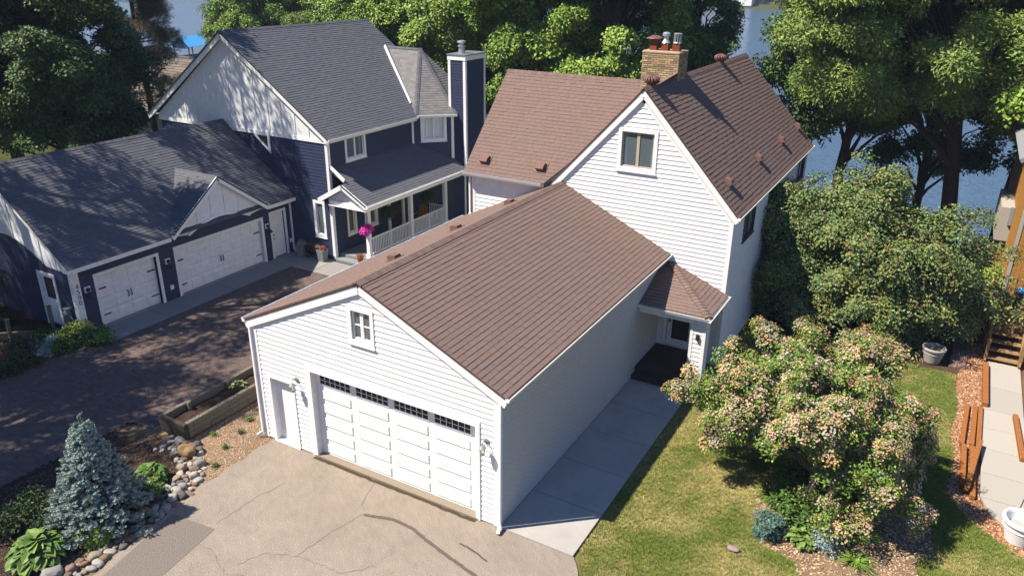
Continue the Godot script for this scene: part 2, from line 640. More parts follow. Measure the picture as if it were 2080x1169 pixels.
func build_ground() -> void:
	# one sheet of land, down to the lake bed and up again on the far shore
	var xs := spaced(-900.0, 700.0, -26.0, 13.0, 0.3, 1.16)
	var zs := spaced(-900.0, 300.0, -23.0, 10.0, 0.3, 1.1)
	var m := MB.new()
	var P := []
	var C := []
	for z in zs:
		var rp := []
		var rc := []
		for x in xs:
			rp.append(Vector3(x, ground_y(x, z), z)); rc.append(ground_color(x, z))
		P.append(rp); C.append(rc)
	for i in zs.size() - 1:
		for j in xs.size() - 1:
			var q := [[i, j], [i + 1, j], [i + 1, j + 1], [i, j + 1]]
			var a: Vector3 = P[i][j]
			var b: Vector3 = P[i + 1][j + 1]
			var d: Vector3 = P[i + 1][j]
			var nn := (d - a).cross(b - a).normalized()
			for k in [0, 2, 1, 0, 3, 2]:
				m.v.push_back(P[q[k][0]][q[k][1]]); m.n.push_back(nn); m.c.push_back(C[q[k][0]][q[k][1]])
	structure("ground", m, M.soil)
	m = MB.new()
	m.quad(Vector3(-900, -4.0, -36 + 60), Vector3(700, -4.0, -36 + 60), Vector3(700, -4.0, -900), Vector3(-900, -4.0, -900))
	structure("lake", m, M.water)
	# asphalt driveway
	var left := [[-0.1, -7.35], [0.3, -7.31], [2.42, -7.3], [3.88, -7.1], [5.69, -6.8], [18.0, -5.2]]
	var right := [[-0.1, 1.9], [0.1, 1.98], [0.45, 2.3], [2.0, 3.1], [18.0, 7.0]]
	var acol := func(x: float, z: float) -> Color:
		var k := 1.0 + 0.10 * nz(x, z, 0.45) + 0.08 * nz(x + 9, z, 1.9) + 0.16 * nz(x, z + 7, 9.0)
		return Color(.372 * k, .311 * k, .255 * k)
	var dr := structure("driveway", ribbon(func(z): return curve_x(left, z) + 0.05 * sin(z * 7.0), func(z): return curve_x(right, z) + 0.04 * sin(z * 9.0), -0.06, 18.0, 150, 90, func(_x, _z): return 0.004, acol), M.asphalt)
	var flat := func(pts: Array, y: float, col: Color) -> MB:
		var o := MB.new()
		var pp := PackedVector2Array()
		for q in pts: pp.append(Vector2(q[0], -q[1]))
		o.slab(Transform3D(Basis(Vector3(1, 0, 0), Vector3(0, 0, -1), Vector3(0, 1, 0)), Vector3(0, y, 0)), pp, -0.003, 0.0, 0.0, 0, 1, col)
		return o
	put("patch", flat.call([[-7.0, 3.55], [-6.4, 3.5], [-5.7, 3.42], [-5.55, 4.4], [-5.4, 5.6], [-4.9, 9.0], [-6.0, 9.1], [-6.5, 6.0]], 0.009, Color(.25, .215, .185)), M.asphalt, dr)
	var crack := Color(.30, .24, .19)
	for c in [[[-5.82, 3.31], [-5.8, 2.6], [-5.76, 2.11], [-5.6, 1.6], [-5.58, 1.2]], [[-3.64, 0.1], [-3.5, .5], [-3.38, 0.93], [-3.07, 1.21]], [[-3.07, 1.21], [-3.3, 2.2], [-3.43, 3.14], [-4.1, 3.4], [-4.4, 4.1]], [[-5.64, 3.98], [-5.2, 3.9], [-4.81, 4.14], [-4.3, 4.3], [-4.01, 4.17], [-3.7, 5.0]], [[-3.43, 3.14], [-2.2, 3.0], [-1.6, 2.4]]]:
		put("crack", line_strip(c, 0.009, 0.012, 0.035, crack), M.soil, dr)
	put("tar_seam", line_strip([[-3.03, 1.26], [-2.31, 1.04], [-1.75, 1.07], [-1.16, 1.25], [0.04, 1.55], [0.34, 1.61], [0.9, 1.9], [1.3, 2.5]], 0.09, 0.013, 0.008, Color(.17, .14, .12)), M.asphalt, dr)
	put("tar_seam", line_strip([[-0.5, 0.92], [-0.1, .98], [0.43, 1.14]], 0.05, 0.013, 0.012, Color(.15, .12, .10)), M.asphalt, dr)
	put("sill_gap", line_strip([[-5.7, 0.10], [-0.5, 0.10]], 0.10, 0.0115, 0.02, Color(.10, .075, .05)), M.asphalt, dr)
	# concrete walk beside the garage: separate slabs
	var wk := Node3D.new()
	wk.name = "concrete_walk"
	add_child(wk)
	wk.set_meta("kind", "structure")
	var zz := [0.02, -1.62, -3.26, -4.9, -6.55, -8.25]
	for i in 5:
		var o := ribbon(func(_z): return 0.03, func(_z): return 1.92, zz[i + 1] + 0.008, zz[i] - 0.008, 24, 24, func(_x, _z): return 0.035, func(x, z):
			var k: float = 1.0 + 0.13 * nz(x, z, 0.8) + 0.06 * nz(x, z, 5.0) - 0.3 * clampf(nz(x + 3.3, z + 1.2, 0.55) - 0.25, 0, 1)
			return Color(.50 * k, .475 * k, .44 * k))
		o.quad(Vector3(.03, -.05, zz[i] - .008), Vector3(1.92, -.05, zz[i] - .008), Vector3(1.92, .035, zz[i] - .008), Vector3(.03, .035, zz[i] - .008), Color(.45, .43, .4))
		o.quad(Vector3(1.92, -.05, zz[i] - .008), Vector3(1.92, -.05, zz[i + 1] + .008), Vector3(1.92, .035, zz[i + 1] + .008), Vector3(1.92, .035, zz[i] - .008), Color(.45, .43, .4))
		put("slab", o, M.walk, wk)
	# the neighbour's concrete apron and brick pavers
	var ap := Node3D.new()
	ap.name = "concrete_apron"
	add_child(ap)
	ap.set_meta("kind", "structure")
	for q in [[-18.97, -17.62, -4.6, -2.0], [-18.97, -17.62, -7.8, -4.62], [-18.97, -17.62, -11.0, -7.82], [-18.97, -16.4, -12.68, -11.02], [-16.38, -14.2, -12.5, -11.02], [-14.18, -11.5, -14.5, -11.02]]:
		var k := rng.randf_range(0.9, 1.1)
		bx("slab", ap, Vector3(q[0], BG - 0.1, q[2]), Vector3(q[1], BG + 0.012, q[3]), M.walk, 0.006, Color(.36 * k, .35 * k, .335 * k))
	var pd := Node3D.new()
	pd.name = "paver_driveway"
	add_child(pd)
	pd.set_meta("kind", "structure")
	var base := ribbon(func(z): return -17.6 if z < -2.0 else -18.2, func(z): return -10.7 if z < 0.9 else -12.3, -11.0, 14.0, 60, 8, func(_x, _z): return BG + 0.004, func(_x, _z): return Color(.07, .055, .05))
	put("sand_bed", base, M.soil, pd)
	var list := []
	var fr := Transform3D(Basis(XP, -ZP, UP), Vector3(0, BG + 0.004, 0))
	var z := -10.95
	var row := 0
	while z < 13.5:
		var xa := -17.58 if z < -2.0 else -18.15
		var xb := -10.75 if z < 0.9 else -12.3 - 0.05 * z
		var x := xa - (0.1 if row % 2 else 0.0)
		while x < xb:
			var k := rng.randf_range(0.86, 1.15)
			var pink := rng.randf_range(-.012, .02)
			list.append({poly = R2(maxf(x + .003, xa), -z - .097, minf(x + .197, xb + .1), -z - .003), t = fr, z0 = rng.randf_range(.012, .017), z1 = .015, y0 = -z - .1, y1 = -z, zb = 0.0, col = Color((.175 + pink) * k, .135 * k, .118 * k), parent = pd, name = "paver"})
			x += .2
		z += .1
		row += 1
	flush(list, 300, pd, "pavers", M.paver)

const BROWN := Color(.270, .188, .160)
const CREAMBRICK := Color(.56, .42, .25)

func gable_poly(x0: float, x1: float, ye: float, xp: float, yp: float, y0 := 0.0) -> PackedVector2Array:
	return PackedVector2Array([Vector2(x0, y0), Vector2(x1, y0), Vector2(x1, ye), Vector2(xp, yp), Vector2(x0, ye)])

func roof_node(called: String, house: Node3D, t: Transform3D, poly: PackedVector2Array, mat: Material, thick := 0.05) -> MeshInstance3D:
	var m := MB.new()
	m.slab(t, poly, -thick, 0.0, 0.0, 0, 1)
	return put(called, m, mat, house)

func board(called: String, parent: Node, a: Vector3, b: Vector3, h: float, d: float, mat: Material, up := Vector3.UP) -> MeshInstance3D:
	var m := MB.new()
	var y := (b - a).normalized()
	var z := (up - y * up.dot(y)).normalized()
	m.box(Transform3D(Basis(y.cross(z), y, z), (a + b) * 0.5), Vector3(d, a.distance_to(b), h))
	return put(called, m, mat, parent)

func gutter(parent: Node, a: Vector3, b: Vector3, out: Vector3, debris: Material) -> void:
	var m := MB.new()
	var d := (b - a).normalized()
	var prof := [Vector2(0, 0.0), Vector2(0, -0.11), Vector2(0.09, -0.11), Vector2(0.125, -0.01), Vector2(0.112, -0.01), Vector2(0.08, -0.10), Vector2(0.012, -0.10), Vector2(0.012, 0.0)]
	for i in prof.size():
		var p: Vector2 = prof[i]
		var q: Vector2 = prof[(i + 1) % prof.size()]
		var pa := a + out * p.x + UP * p.y
		var qa := a + out * q.x + UP * q.y
		m.quad(pa, qa, qa + (b - a), pa + (b - a))
	for e in [a, b - d * 0.002]:
		m.quad(e + out * .002, e + out * .002 + UP * -.11, e + out * .09 + UP * -.11, e + out * .122 + UP * -.012)
	var g := put("gutter", m, M.trim, parent)
	if debris != null:
		m = MB.new()
		m.quad(a + out * .012 + UP * -.045, b + out * .012 + UP * -.045, b + out * .1 + UP * -.045, a + out * .1 + UP * -.045)
		put("leaf_litter", m, debris, g)

func downspout(parent: Node, top: Vector3, foot: Vector3, kick: Vector3, mat: Material) -> void:
	var m := MB.new()
	m.bar(top, foot, 0.075, 0.06)
	m.bar(foot + UP * 0.05, foot + kick * 0.22 + UP * -0.06, 0.07, 0.06)
	put("downspout", m, mat, parent)

func lantern(parent: Node, p: Vector3, n: Vector3) -> void:
	var l := Node3D.new()
	l.name = "wall_lantern"
	parent.add_child(l, true)
	if parent.has_meta("off"): l.position = -parent.position
	var m := MB.new()
	m.lathe(Transform3D(Basis(XP, n, XP.cross(n)), p + UP * 0.1), [Vector2(0.07, 0), Vector2(0.07, 0.015), Vector2(0.03, 0.03), Vector2(0.0, 0.03)], 12)
	m.tube([p + UP * 0.1, p + UP * 0.16 + n * 0.09, p + UP * 0.14 + n * 0.16, p + UP * 0.06 + n * 0.17], [.014, .012, .012, .012], 6)
	put("bracket", m, M.lantern, l)
	m = MB.new()
	var c := p + n * 0.17
	m.lathe(Transform3D(Basis(), c), [Vector2(0.0, -0.20), Vector2(0.04, -0.19), Vector2(0.055, -0.17), Vector2(0.02, -0.16)], 10)
	m.lathe(Transform3D(Basis(), c), [Vector2(0.09, 0.0), Vector2(0.03, 0.06), Vector2(0.012, 0.08), Vector2(0.0, 0.09)], 10)
	for k in 4:
		var a := TAU * k / 4 + .4
		m.bar(c + Vector3(cos(a) * .055, -.17, sin(a) * .055), c + Vector3(cos(a) * .08, 0, sin(a) * .08), .01, .01)
	put("cage", m, M.lantern, l)
	m = MB.new()
	m.lathe(Transform3D(Basis(), c), [Vector2(0.045, -0.165), Vector2(0.066, -0.005)], 10)
	put("globe", m, M.glass, l)

func box_vent(parent: Node, p: Vector3, down: Vector3, nrm: Vector3, s: float, mat: Material) -> void:
	# a hooded roof vent: base flange and a hood open downhill
	var v := Node3D.new()
	v.name = "roof_vent"
	parent.add_child(v, true)
	if parent.has_meta("off"): v.position = -parent.position
	var side := down.cross(nrm).normalized()
	var t := Transform3D(Basis(side, nrm, side.cross(nrm)), p)
	var m := MB.new()
	m.box(t.translated_local(Vector3(0, 0.024, 0)), Vector3(s * 1.5, 0.012, s * 1.5))
	put("flange", m, mat, v)
	m = MB.new()
	var zd := 1.0 if (t.basis.z).dot(down) > 0 else -1.0
	var q := []
	for e in [-1, 1]:
		for y in [[0.03, -0.5], [0.03, 0.5], [s * 0.55, 0.5], [s * 0.62, 0.1], [s * 0.35, -0.5]]:
			q.append(t * Vector3(e * s * 0.5, y[0], zd * y[1] * s))
	for e in [0, 5]:
		for k in [1, 2, 3]: m.tri(q[e], q[e + k], q[e + k + 1])
	for k in 4: m.quad(q[k + 1], q[k + 6], q[(k + 2) % 5 + 5], q[(k + 2) % 5])
	m.quad(q[0], q[5], q[9], q[4])
	put("hood", m, mat, v)

func build_white_house() -> void:
	var h := thing("white_house", "white clapboard house with brown shingle roofs and attached two-car garage", "house")
	var list := []
	var W := 7.56
	var D := 10.53
	var sl := atan(0.4644)
	# ---- garage walls
	var tf := Transform3D(Basis(), Vector3.ZERO)                     # faces +z
	var gpoly := gable_poly(-W, 0, 3.40, -W / 2, 5.16)
	var door := R2(-5.62, 0.0, -0.62, 2.60)
	var man := R2(-7.12, 0.04, -6.34, 2.0)
	var gwin := Rect2(-4.1, 3.92, 0.58, 0.76)
	var gw := R2(gwin.position.x, gwin.position.y, gwin.end.x, gwin.end.y)
	var front := sheet("garage_front_wall", h, tf, gpoly, [door, man, gw], -0.14, -0.002, M.white)
	var open := [R2(-5.8, -1, -0.5, 2.74), R2(-7.21, -1, -6.25, 2.08), R2(gwin.position.x - .1, gwin.position.y - .14, gwin.end.x + .1, gwin.end.y + .1), R2(-W - .01, -1, -W + .13, 6), R2(-.13, -1, .01, 6)]
	siding(front, tf, gpoly, open, 0.142, M.white, 0.06)
	for q in [[-W - .02, -W + .125], [-.125, .02]]:
		bx("corner_board", front, Vector3(q[0], 0.03, -.1), Vector3(q[1], 3.44, .03), M.trim)
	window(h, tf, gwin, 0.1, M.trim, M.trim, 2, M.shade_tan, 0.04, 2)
	# door casing and the two doors
	for q in [[-5.8, 0.02, -5.62, 2.6], [-.62, 0.02, -.5, 2.6], [-5.8, 2.6, -.5, 2.74]]:
		bx("door_casing", front, Vector3(q[0], q[1], -.2), Vector3(q[2], q[3], .045), M.trim)
	var gd := Node3D.new()
	gd.name = "garage_door"
	h.add_child(gd)
	bx("door_leaf", gd, Vector3(-5.62, 0.06, -.22), Vector3(-.62, 2.6, -.16), M.door_white)
	bx("threshold", gd, Vector3(-5.72, -0.02, -.2), Vector3(-.56, 0.055, .05), M.sillstone)
	for r in 5:      # section joints as grooves between rails
		bx("rail", gd, Vector3(-5.6, 0.06 + r * .41, -.165), Vector3(-.64, 0.06 + r * .41 + .405, -.156), M.door_white)
	for c in 4:
		var x0 := -5.5 + c * 1.2 + 0.02
		for r in 5:
			var y0 := 0.13 + r * 0.41
			var m := MB.new()
			var a := [Vector3(x0, y0, -.156), Vector3(x0 + 1.02, y0, -.156), Vector3(x0 + 1.02, y0 + .27, -.156), Vector3(x0, y0 + .27, -.156)]
			var cc := Vector3(x0 + .51, y0 + .135, -.132)
			var b := []
			for q in a: b.append(cc + (q - Vector3(cc.x, cc.y, q.z)) * Vector3(.93, .78, 0))
			for k in 4: m.quad(a[k], a[(k + 1) % 4], b[(k + 1) % 4], b[k])
			var g := []
			for q in b: g.append(Vector3(lerpf(q.x, cc.x, .02), lerpf(q.y, cc.y, .06), -.138))
			for k in 4: m.quad(b[k], b[(k + 1) % 4], g[(k + 1) % 4], g[k])
			m.quad(g[0], g[1], g[2], g[3])
			put("panel", m, M.door_white, gd)
		var wi := Node3D.new()
		wi.name = "window_insert"
		gd.add_child(wi, true)
		var gm := MB.new()
		var mu := MB.new()
		for i in 6:
			for j in 2:
				gm.box(Transform3D(Basis(), Vector3(x0 + .085 + i * .17, 2.27 + j * .125, -.152)), Vector3(.14, .1, .012))
		mu.slab(tf, R2(x0 - .02, 2.18, x0 + 1.04, 2.195), -.16, -.14, -.14, 0, 1)
		mu.slab(tf, R2(x0 - .02, 2.465, x0 + 1.04, 2.48), -.16, -.14, -.14, 0, 1)
		for i in 7: mu.slab(tf, R2(x0 - .008 + i * .17, 2.195, x0 + .008 + i * .17, 2.465), -.16, -.142, -.142, 0, 1)
		mu.slab(tf, R2(x0, 2.325, x0 + 1.02, 2.339), -.16, -.143, -.143, 0, 1)
		put("pane", gm, M.dark, wi)
		put("muntin", mu, M.door_white, wi)
	for q in [[-7.21, .04, -7.12, 2.0], [-6.34, .04, -6.25, 2.0], [-7.21, 2.0, -6.25, 2.08]]:
		bx("door_casing", front, Vector3(q[0], q[1], -.16), Vector3(q[2], q[3], .04), M.trim)
	var md := bx("side_door", h, Vector3(-7.12, 0.06, -.18), Vector3(-6.34, 2.0, -.135), M.door_white)
	bx("threshold", md, Vector3(-7.2, 0.0, -.14), Vector3(-6.26, 0.055, .05), M.trim)
	bx("handle", md, Vector3(-6.46, 0.98, -.135), Vector3(-6.42, 1.03, -.08), M.metal)
	lantern(h, Vector3(-6.13, 2.12, 0.03), ZP)
	lantern(h, Vector3(-.33, 2.22, 0.03), ZP)
	# side walls: painted brick on the right, boards on the left
	var tr := T3(Vector3.ZERO, -ZP, UP)                              # faces +x; u = -z
	var rw := bx("garage_side_wall", h, Vector3(-.14, 0, -D), Vector3(-.004, 3.45, -.14), M.mortar)
	var bl := []
	var y := 0.0
	var row := 0
	while y < 3.42:
		var x := 0.03 - (0.105 if row % 2 else 0.0)
		while x < D:
			var k := rng.randf_range(.96, 1.01)
			bl.append({poly = R2(maxf(x, .03), y + .004, minf(x + .204, D), minf(y + .071, 3.44)), t = tr, z0 = rng.randf_range(.008, .011), z1 = rng.randf_range(.007, .010), y0 = y, y1 = y + .075, zb = -.01, col = Color(.76 * k, .76 * k, .75 * k), parent = rw, name = "brick"})
			x += .21
		y += .075
		row += 1
	rw.material_override = M.white
	flush(bl, 300, rw, "bricks", M.brickwhite)
	bx("garage_side_wall", h, Vector3(-W, 0, -D), Vector3(-W + .14, 3.45, -.14), M.white)
	bx("foundation", h, Vector3(-W - .01, -.3, -D), Vector3(.004, 0.028, -.02), M.concrete)
	bx("garage_floor", h, Vector3(-W + .1, 0.0, -D), Vector3(-.14, 0.05, -.2), M.concrete)
	# ---- garage roof
	var run := 3.98
	var ez := 0.09
	var ey := 5.455 - run * 0.4644
	var len2 := run / cos(sl)
	var trr := T3(Vector3(-W / 2 + run, ey, ez), -ZP, Vector3(-cos(sl), sin(sl), 0))
	var tl := T3(Vector3(-W / 2 - run, ey, -D), ZP, Vector3(cos(sl), sin(sl), 0))
	var rr := roof_node("garage_roof", h, trr, R2(0, 0, D + ez, len2), M.underlay)
	shingles(list, rr, trr, R2(0, -.03, D + ez, len2), 0.145, 0.22, BROWN, .035)
	var rl := roof_node("garage_roof", h, tl, R2(0, 0, D + ez, len2), M.underlay)
	shingles(list, rl, tl, R2(0, -.03, D + ez, len2), 0.145, 0.22, BROWN, .035)
	var nR := Vector3(sin(sl), cos(sl), 0)
	var nL := Vector3(-sin(sl), cos(sl), 0)
	caps(rr, Vector3(-W / 2, 5.44, ez + .02), Vector3(-W / 2, 5.44, -D), nR, nL, .15, BROWN, M.shingle)
	# rakes, fascia, gutters
	for s in [1, -1]:
		board("rake_board", front, Vector3(-W / 2, 5.27, ez - .035), Vector3(-W / 2 + s * run, ey - .185, ez - .035), .2, .03, M.trim)
		var m2 := MB.new()
		m2.quad(Vector3(-W / 2, 5.3, 0), Vector3(-W / 2, 5.3, ez - .05), Vector3(-W / 2 + s * run, ey - .15, ez - .05), Vector3(-W / 2 + s * run, ey - .15, 0))
		put("soffit", m2, M.trim, front)
	var gx := -W / 2 + run
	bx("fascia", h, Vector3(gx - .05, ey - .17, -D), Vector3(gx - .015, ey - .03, ez - .04), M.trim)
	gutter(h, Vector3(gx - .01, ey + .01, ez), Vector3(gx - .01, ey + .01, -D + .02), XP, M.gutter_in)
	gutter(h, Vector3(-W / 2 - run + .01, ey + .01, -D + .02), Vector3(-W / 2 - run + .01, ey + .01, ez), -XP, null)
	for s in [[-.1, gx], [-W / 2 - run, -W + .1]]:
		bx("soffit", h, Vector3(s[0], ey - .19, -D), Vector3(s[1], ey - .17, ez - .05), M.trim)
	downspout(h, Vector3(.06, ey - .2, .07), Vector3(.06, .12, .07), Vector3(.3, 0, .9), M.trim)
	downspout(h, Vector3(-W - .06, ey - .2, .06), Vector3(-W - .06, .12, .06), Vector3(-.6, 0, .5), M.trim)
	for z in [-2.55, -5.5, -8.65]:
		var xx := -4.75
		box_vent(h, Vector3(xx, 5.455 - (-W / 2 - xx) * .4644, z), Vector3(-cos(sl), -sin(sl), 0), nL, .26, M.ventbrown)
	# ---- house: gable wall on z = -D
	var HX := 2.12
	var xp := -1.05
	var yp := 8.62
	var th := Transform3D(Basis(), Vector3(0, 0, -D))
	var hp := PackedVector2Array([Vector2(-7.4, 0), Vector2(HX, 0), Vector2(HX, 5.22), Vector2(xp, yp), Vector2(-4.35, 5.14), Vector2(-7.4, 5.14)])
	var hwin := Rect2(-1.70, 6.27, 1.08, 1.13)
	var hw := R2(hwin.position.x, hwin.position.y, hwin.end.x, hwin.end.y)
	var edoor := R2(.32, .36, 1.24, 2.42)
	var hw_open := [hw, edoor]
	var gable := sheet("gable_wall", h, th, hp, hw_open, -.14, -.002, M.white)
	var hole := R2(hwin.position.x - .12, hwin.position.y - .16, hwin.end.x + .12, hwin.end.y + .12)
	# the part of the wall hidden inside the garage needs no boards
	var hidden := PackedVector2Array([Vector2(-7.7, -.1), Vector2(.14, -.1), Vector2(.14, 3.40), Vector2(-3.78, 5.22), Vector2(-7.7, 3.42)])
	siding(gable, th, hp, [hole, hidden, R2(HX - .12, -1, HX + .1, 6), R2(-7.5, -1, -7.28, 6), R2(.2, -1, 1.36, 2.52)], .15, M.white, .06)
	bx("corner_board", gable, Vector3(HX - .115, 0.03, -D - .1), Vector3(HX + .02, 5.2, -D + .03), M.trim)
	bx("corner_board", gable, Vector3(-7.42, 0.03, -D - .1), Vector3(-7.29, 5.12, -D + .03), M.trim)
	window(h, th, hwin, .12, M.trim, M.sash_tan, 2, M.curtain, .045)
	# entry door under the porch roof
	for q in [[.22, .36, .32, 2.5], [1.24, .36, 1.34, 2.5], [.32, 2.42, 1.24, 2.5]]:
		bx("door_casing", gable, Vector3(q[0], q[1], -D - .12), Vector3(q[2], q[3], -D + .035), M.trim)
	var ed := bx("entry_door", h, Vector3(.34, .38, -D - .08), Vector3(1.22, 2.41, -D - .03), M.door_white)
	bx("door_glass", ed, Vector3(.5, .62, -D - .03), Vector3(1.08, 2.25, -D - .02), M.dark)
	bx("handle", ed, Vector3(.40, 1.2, -D - .03), Vector3(.44, 1.6, -D + .03), M.black)
	# right wall with three windows and a shed-roofed bay
	var tx := T3(Vector3(HX, 0, 0), -ZP, UP)
	var wp := R2(D, 0, 22.6, 5.25)
	var wins := [Rect2(11.95, 3.98, 1.4, 1.0), Rect2(15.3, 3.98, 1.4, 1.02), Rect2(20.5, 4.0, 1.5, 1.0)]
	var wh := []
	var wh2 := []
	for r in wins:
		wh.append(R2(r.position.x, r.position.y, r.end.x, r.end.y))
		wh2.append(R2(r.position.x - .06, r.position.y - .1, r.end.x + .06, r.end.y + .06))
	var sw := sheet("side_wall", h, tx, wp, wh, -.14, -.002, M.white)
	siding(sw, tx, wp, wh2, .15, M.white, .06, 4.3)
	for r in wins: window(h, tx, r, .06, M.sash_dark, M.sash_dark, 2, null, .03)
	var by := bx("bay", h, Vector3(HX + .02, 0, -18.9), Vector3(2.95, 2.95, -17.2), M.white)
	var tb := T3(Vector3(3.15, 3.0, -16.95), -ZP, Vector3(-1.03, .62, 0))
	var brf := roof_node("bay_roof", h, tb, R2(0, 0, 2.2, 1.2), M.underlay)
	shingles(list, brf, tb, R2(0, 0, 2.2, 1.2), .145, .24, BROWN, .04)
	by.set_meta("label", "small bay with brown shed roof")
	# other walls, out of sight
	sheet("rear_wall", h, T3(Vector3(0, 0, -22.6), -XP, UP), PackedVector2Array([Vector2(7.4, 0), Vector2(7.4, 5.14), Vector2(4.35, 5.14), Vector2(1.05, 8.62), Vector2(-HX, 5.22), Vector2(-HX, 0)]), [], -.14, 0, M.white)
	bx("wing_wall", h, Vector3(-7.4, 0, -22.6), Vector3(-7.26, 5.2, -D - .14), M.white)
	sheet("wing_gable", h, T3(Vector3(-7.38, 0, -D), ZP, UP), PackedVector2Array([Vector2(-6.2, 5.1), Vector2(0, 5.1), Vector2(-2.9, 8.45)]), [], -.14, 0, M.white)
	# main roof: slope 47 degrees
	var ms := atan(1.088)
	var c := cos(ms)
	var s2 := sin(ms)
	var mrun := 3.32
	var mey := 8.8 - mrun * 1.088
	var mz := -D + .10
	var mlen := mrun / c
	var mdepth := 22.67 - (-mz)
	var tm := T3(Vector3(xp + mrun, mey, mz), -ZP, Vector3(-c, s2, 0))
	var mr := roof_node("main_roof", h, tm, R2(0, 0, mdepth, mlen), M.underlay)
	shingles(list, mr, tm, R2(0, -.03, mdepth, mlen), .148, .22, BROWN, .035)
	var tm2 := T3(Vector3(xp - mrun, mey, -22.67), ZP, Vector3(c, s2, 0))
	var mr2 := roof_node("main_roof", h, tm2, R2(0, 0, mdepth, mlen), M.underlay)
	var ml := PackedVector2Array([Vector2(mdepth, 0), Vector2(mdepth, mlen), Vector2(0, mlen), Vector2(0, mlen * .2), Vector2(mdepth - 3.2, mlen * .95)])
	shingles(list, mr2, tm2, ml, .148, .22, BROWN, .035)
	caps(mr, Vector3(xp, 8.785, mz + .03), Vector3(xp, 8.785, -22.69), Vector3(s2, c, 0), Vector3(-s2, c, 0), .16, BROWN, M.shingle)
	for s in [1, -1]:
		var ex: float = xp + s * mrun
		board("rake_board", gable, Vector3(xp, 8.62, mz - .03), Vector3(ex, mey - .17, mz - .03), .22, .035, M.trim)
		board("frieze_board", gable, Vector3(xp, 8.42, -D + .02), Vector3(ex - s * .2, mey - .16, -D + .02), .17, .03, M.trim)
		var m3 := MB.new()
		m3.quad(Vector3(xp, 8.64, -D), Vector3(xp, 8.64, mz - .04), Vector3(ex, mey - .16, mz - .04), Vector3(ex, mey - .16, -D))
		put("soffit", m3, M.trim, gable)
	var pkm := MB.new()
	pkm.slab(Transform3D(Basis(), Vector3(0, 0, mz)), PackedVector2Array([Vector2(xp - .17, 8.5), Vector2(xp + .17, 8.5), Vector2(xp, 8.74)]), -.05, -.009, -.009, 0, 1)
	put("peak_board", pkm, M.trim, gable)
	var mx := xp + mrun
	bx("fascia", h, Vector3(mx - .06, mey - .18, -22.6), Vector3(mx - .03, mey - .02, mz - .05), M.trim)
	bx("soffit", h, Vector3(HX - .02, mey - .19, -22.6), Vector3(mx - .03, mey - .17, mz - .06), M.trim)
	gutter(h, Vector3(mx - .025, mey, mz), Vector3(mx - .025, mey, -22.65), XP, M.gutter_in)
	# wing roof, ridge along x
	var ws := atan(1.02)
	var wl := 3.15 / cos(ws)
	var tw := T3(Vector3(-7.6, 5.387, -D + .28), XP, Vector3(0, sin(ws), -cos(ws)))
	var wpoly := PackedVector2Array([Vector2(0, 0), Vector2(3.22, 0), Vector2(6.38, wl), Vector2(0, wl)])
	var wr := roof_node("wing_roof", h, tw, wpoly, M.underlay)
	var wsh := PackedVector2Array([Vector2(0, -.03), Vector2(3.25, -.03), Vector2(6.38, wl), Vector2(0, wl)])
	shingles(list, wr, tw, wsh, .148, .22, BROWN, .035)
	var tw2 := T3(Vector3(-1.2, 5.387, -D - 6.02), -XP, Vector3(0, sin(ws), cos(ws)))
	var wr2 := roof_node("wing_roof", h, tw2, R2(0, 0, 6.4, wl), M.underlay)
	shingles(list, wr2, tw2, R2(0, 0, 6.4, wl), .3, .6, BROWN, .09)
	caps(wr, Vector3(-7.6, 8.58, -13.4), Vector3(-1.3, 8.58, -13.4), Vector3(0, cos(ws), sin(ws)), Vector3(0, cos(ws), -sin(ws)), .15, BROWN, M.shingle)
	board("rake_board", wr, Vector3(-7.6, 8.42, -13.4), Vector3(-7.6, 5.21, -D + .28), .2, .03, M.trim)
	bx("soffit", h, Vector3(-7.58, 5.2, -D), Vector3(-4.4, 5.225, -D + .26), M.trim)
	bx("fascia", h, Vector3(-7.6, 5.22, -D + .24), Vector3(-4.36, 5.37, -D + .265), M.trim)
	gutter(h, Vector3(-7.6, 5.39, -D + .27), Vector3(-4.42, 5.39, -D + .27), ZP, null)
	downspout(h, Vector3(-7.48, 5.2, -D + .06), Vector3(-7.48, 3.75, -D + .06), Vector3(.2, 0, .6), M.trim)
	for q in [[-6.9, 5.78], [-4.65, 5.80]]:
		box_vent(h, Vector3(q[0], q[1], -D + .28 - (q[1] - 5.387) / 1.02), Vector3(0, -sin(ws), cos(ws)), Vector3(0, cos(ws), sin(ws)), .3, M.ventbrown)
	for z in [-11.4, -15.3, -18.95, -22.2]:
		var xx := 1.55
		box_vent(h, Vector3(xx, 8.8 - (xx - xp) * 1.088, z), Vector3(c, -s2, 0), Vector3(s2, c, 0), .29, M.ventbrown)
	var pm := MB.new()
	pm.tube([Vector3(-3.0, 6.5, -11.5), Vector3(-3.0, 6.95, -11.5)], [.05, .05], 10)
	put("vent_pipe", pm, M.dark, h)
	for z in [-11.05, -18.7]:      # ribbed turbine vents on the ridge
		var tv := Node3D.new()
		tv.name = "turbine_vent"
		h.add_child(tv, true)
		var m4 := MB.new()
		m4.lathe(Transform3D(Basis(), Vector3(xp, 8.7, z)), [Vector2(.16, 0), Vector2(.14, .14), Vector2(.14, .18)], 16)
		put("collar", m4, M.turbine, tv)
		m4 = MB.new()
		for k in 14:
			var a := TAU * k / 14
			var pts := []
			for j in 6:
				var f := j / 5.0
				var r := .15 + .07 * sin(f * PI)
				var b := a + f * .5
				pts.append(Vector3(xp + cos(b) * r * (1.0 - .75 * maxf(0, f - .7) / .3), 8.86 + f * .24, z + sin(b) * r * (1.0 - .75 * maxf(0, f - .7) / .3)))
			m4.tube(pts, [.03, .035, .038, .038, .034, .02], 5)
		put("fins", m4, M.turbine, tv)
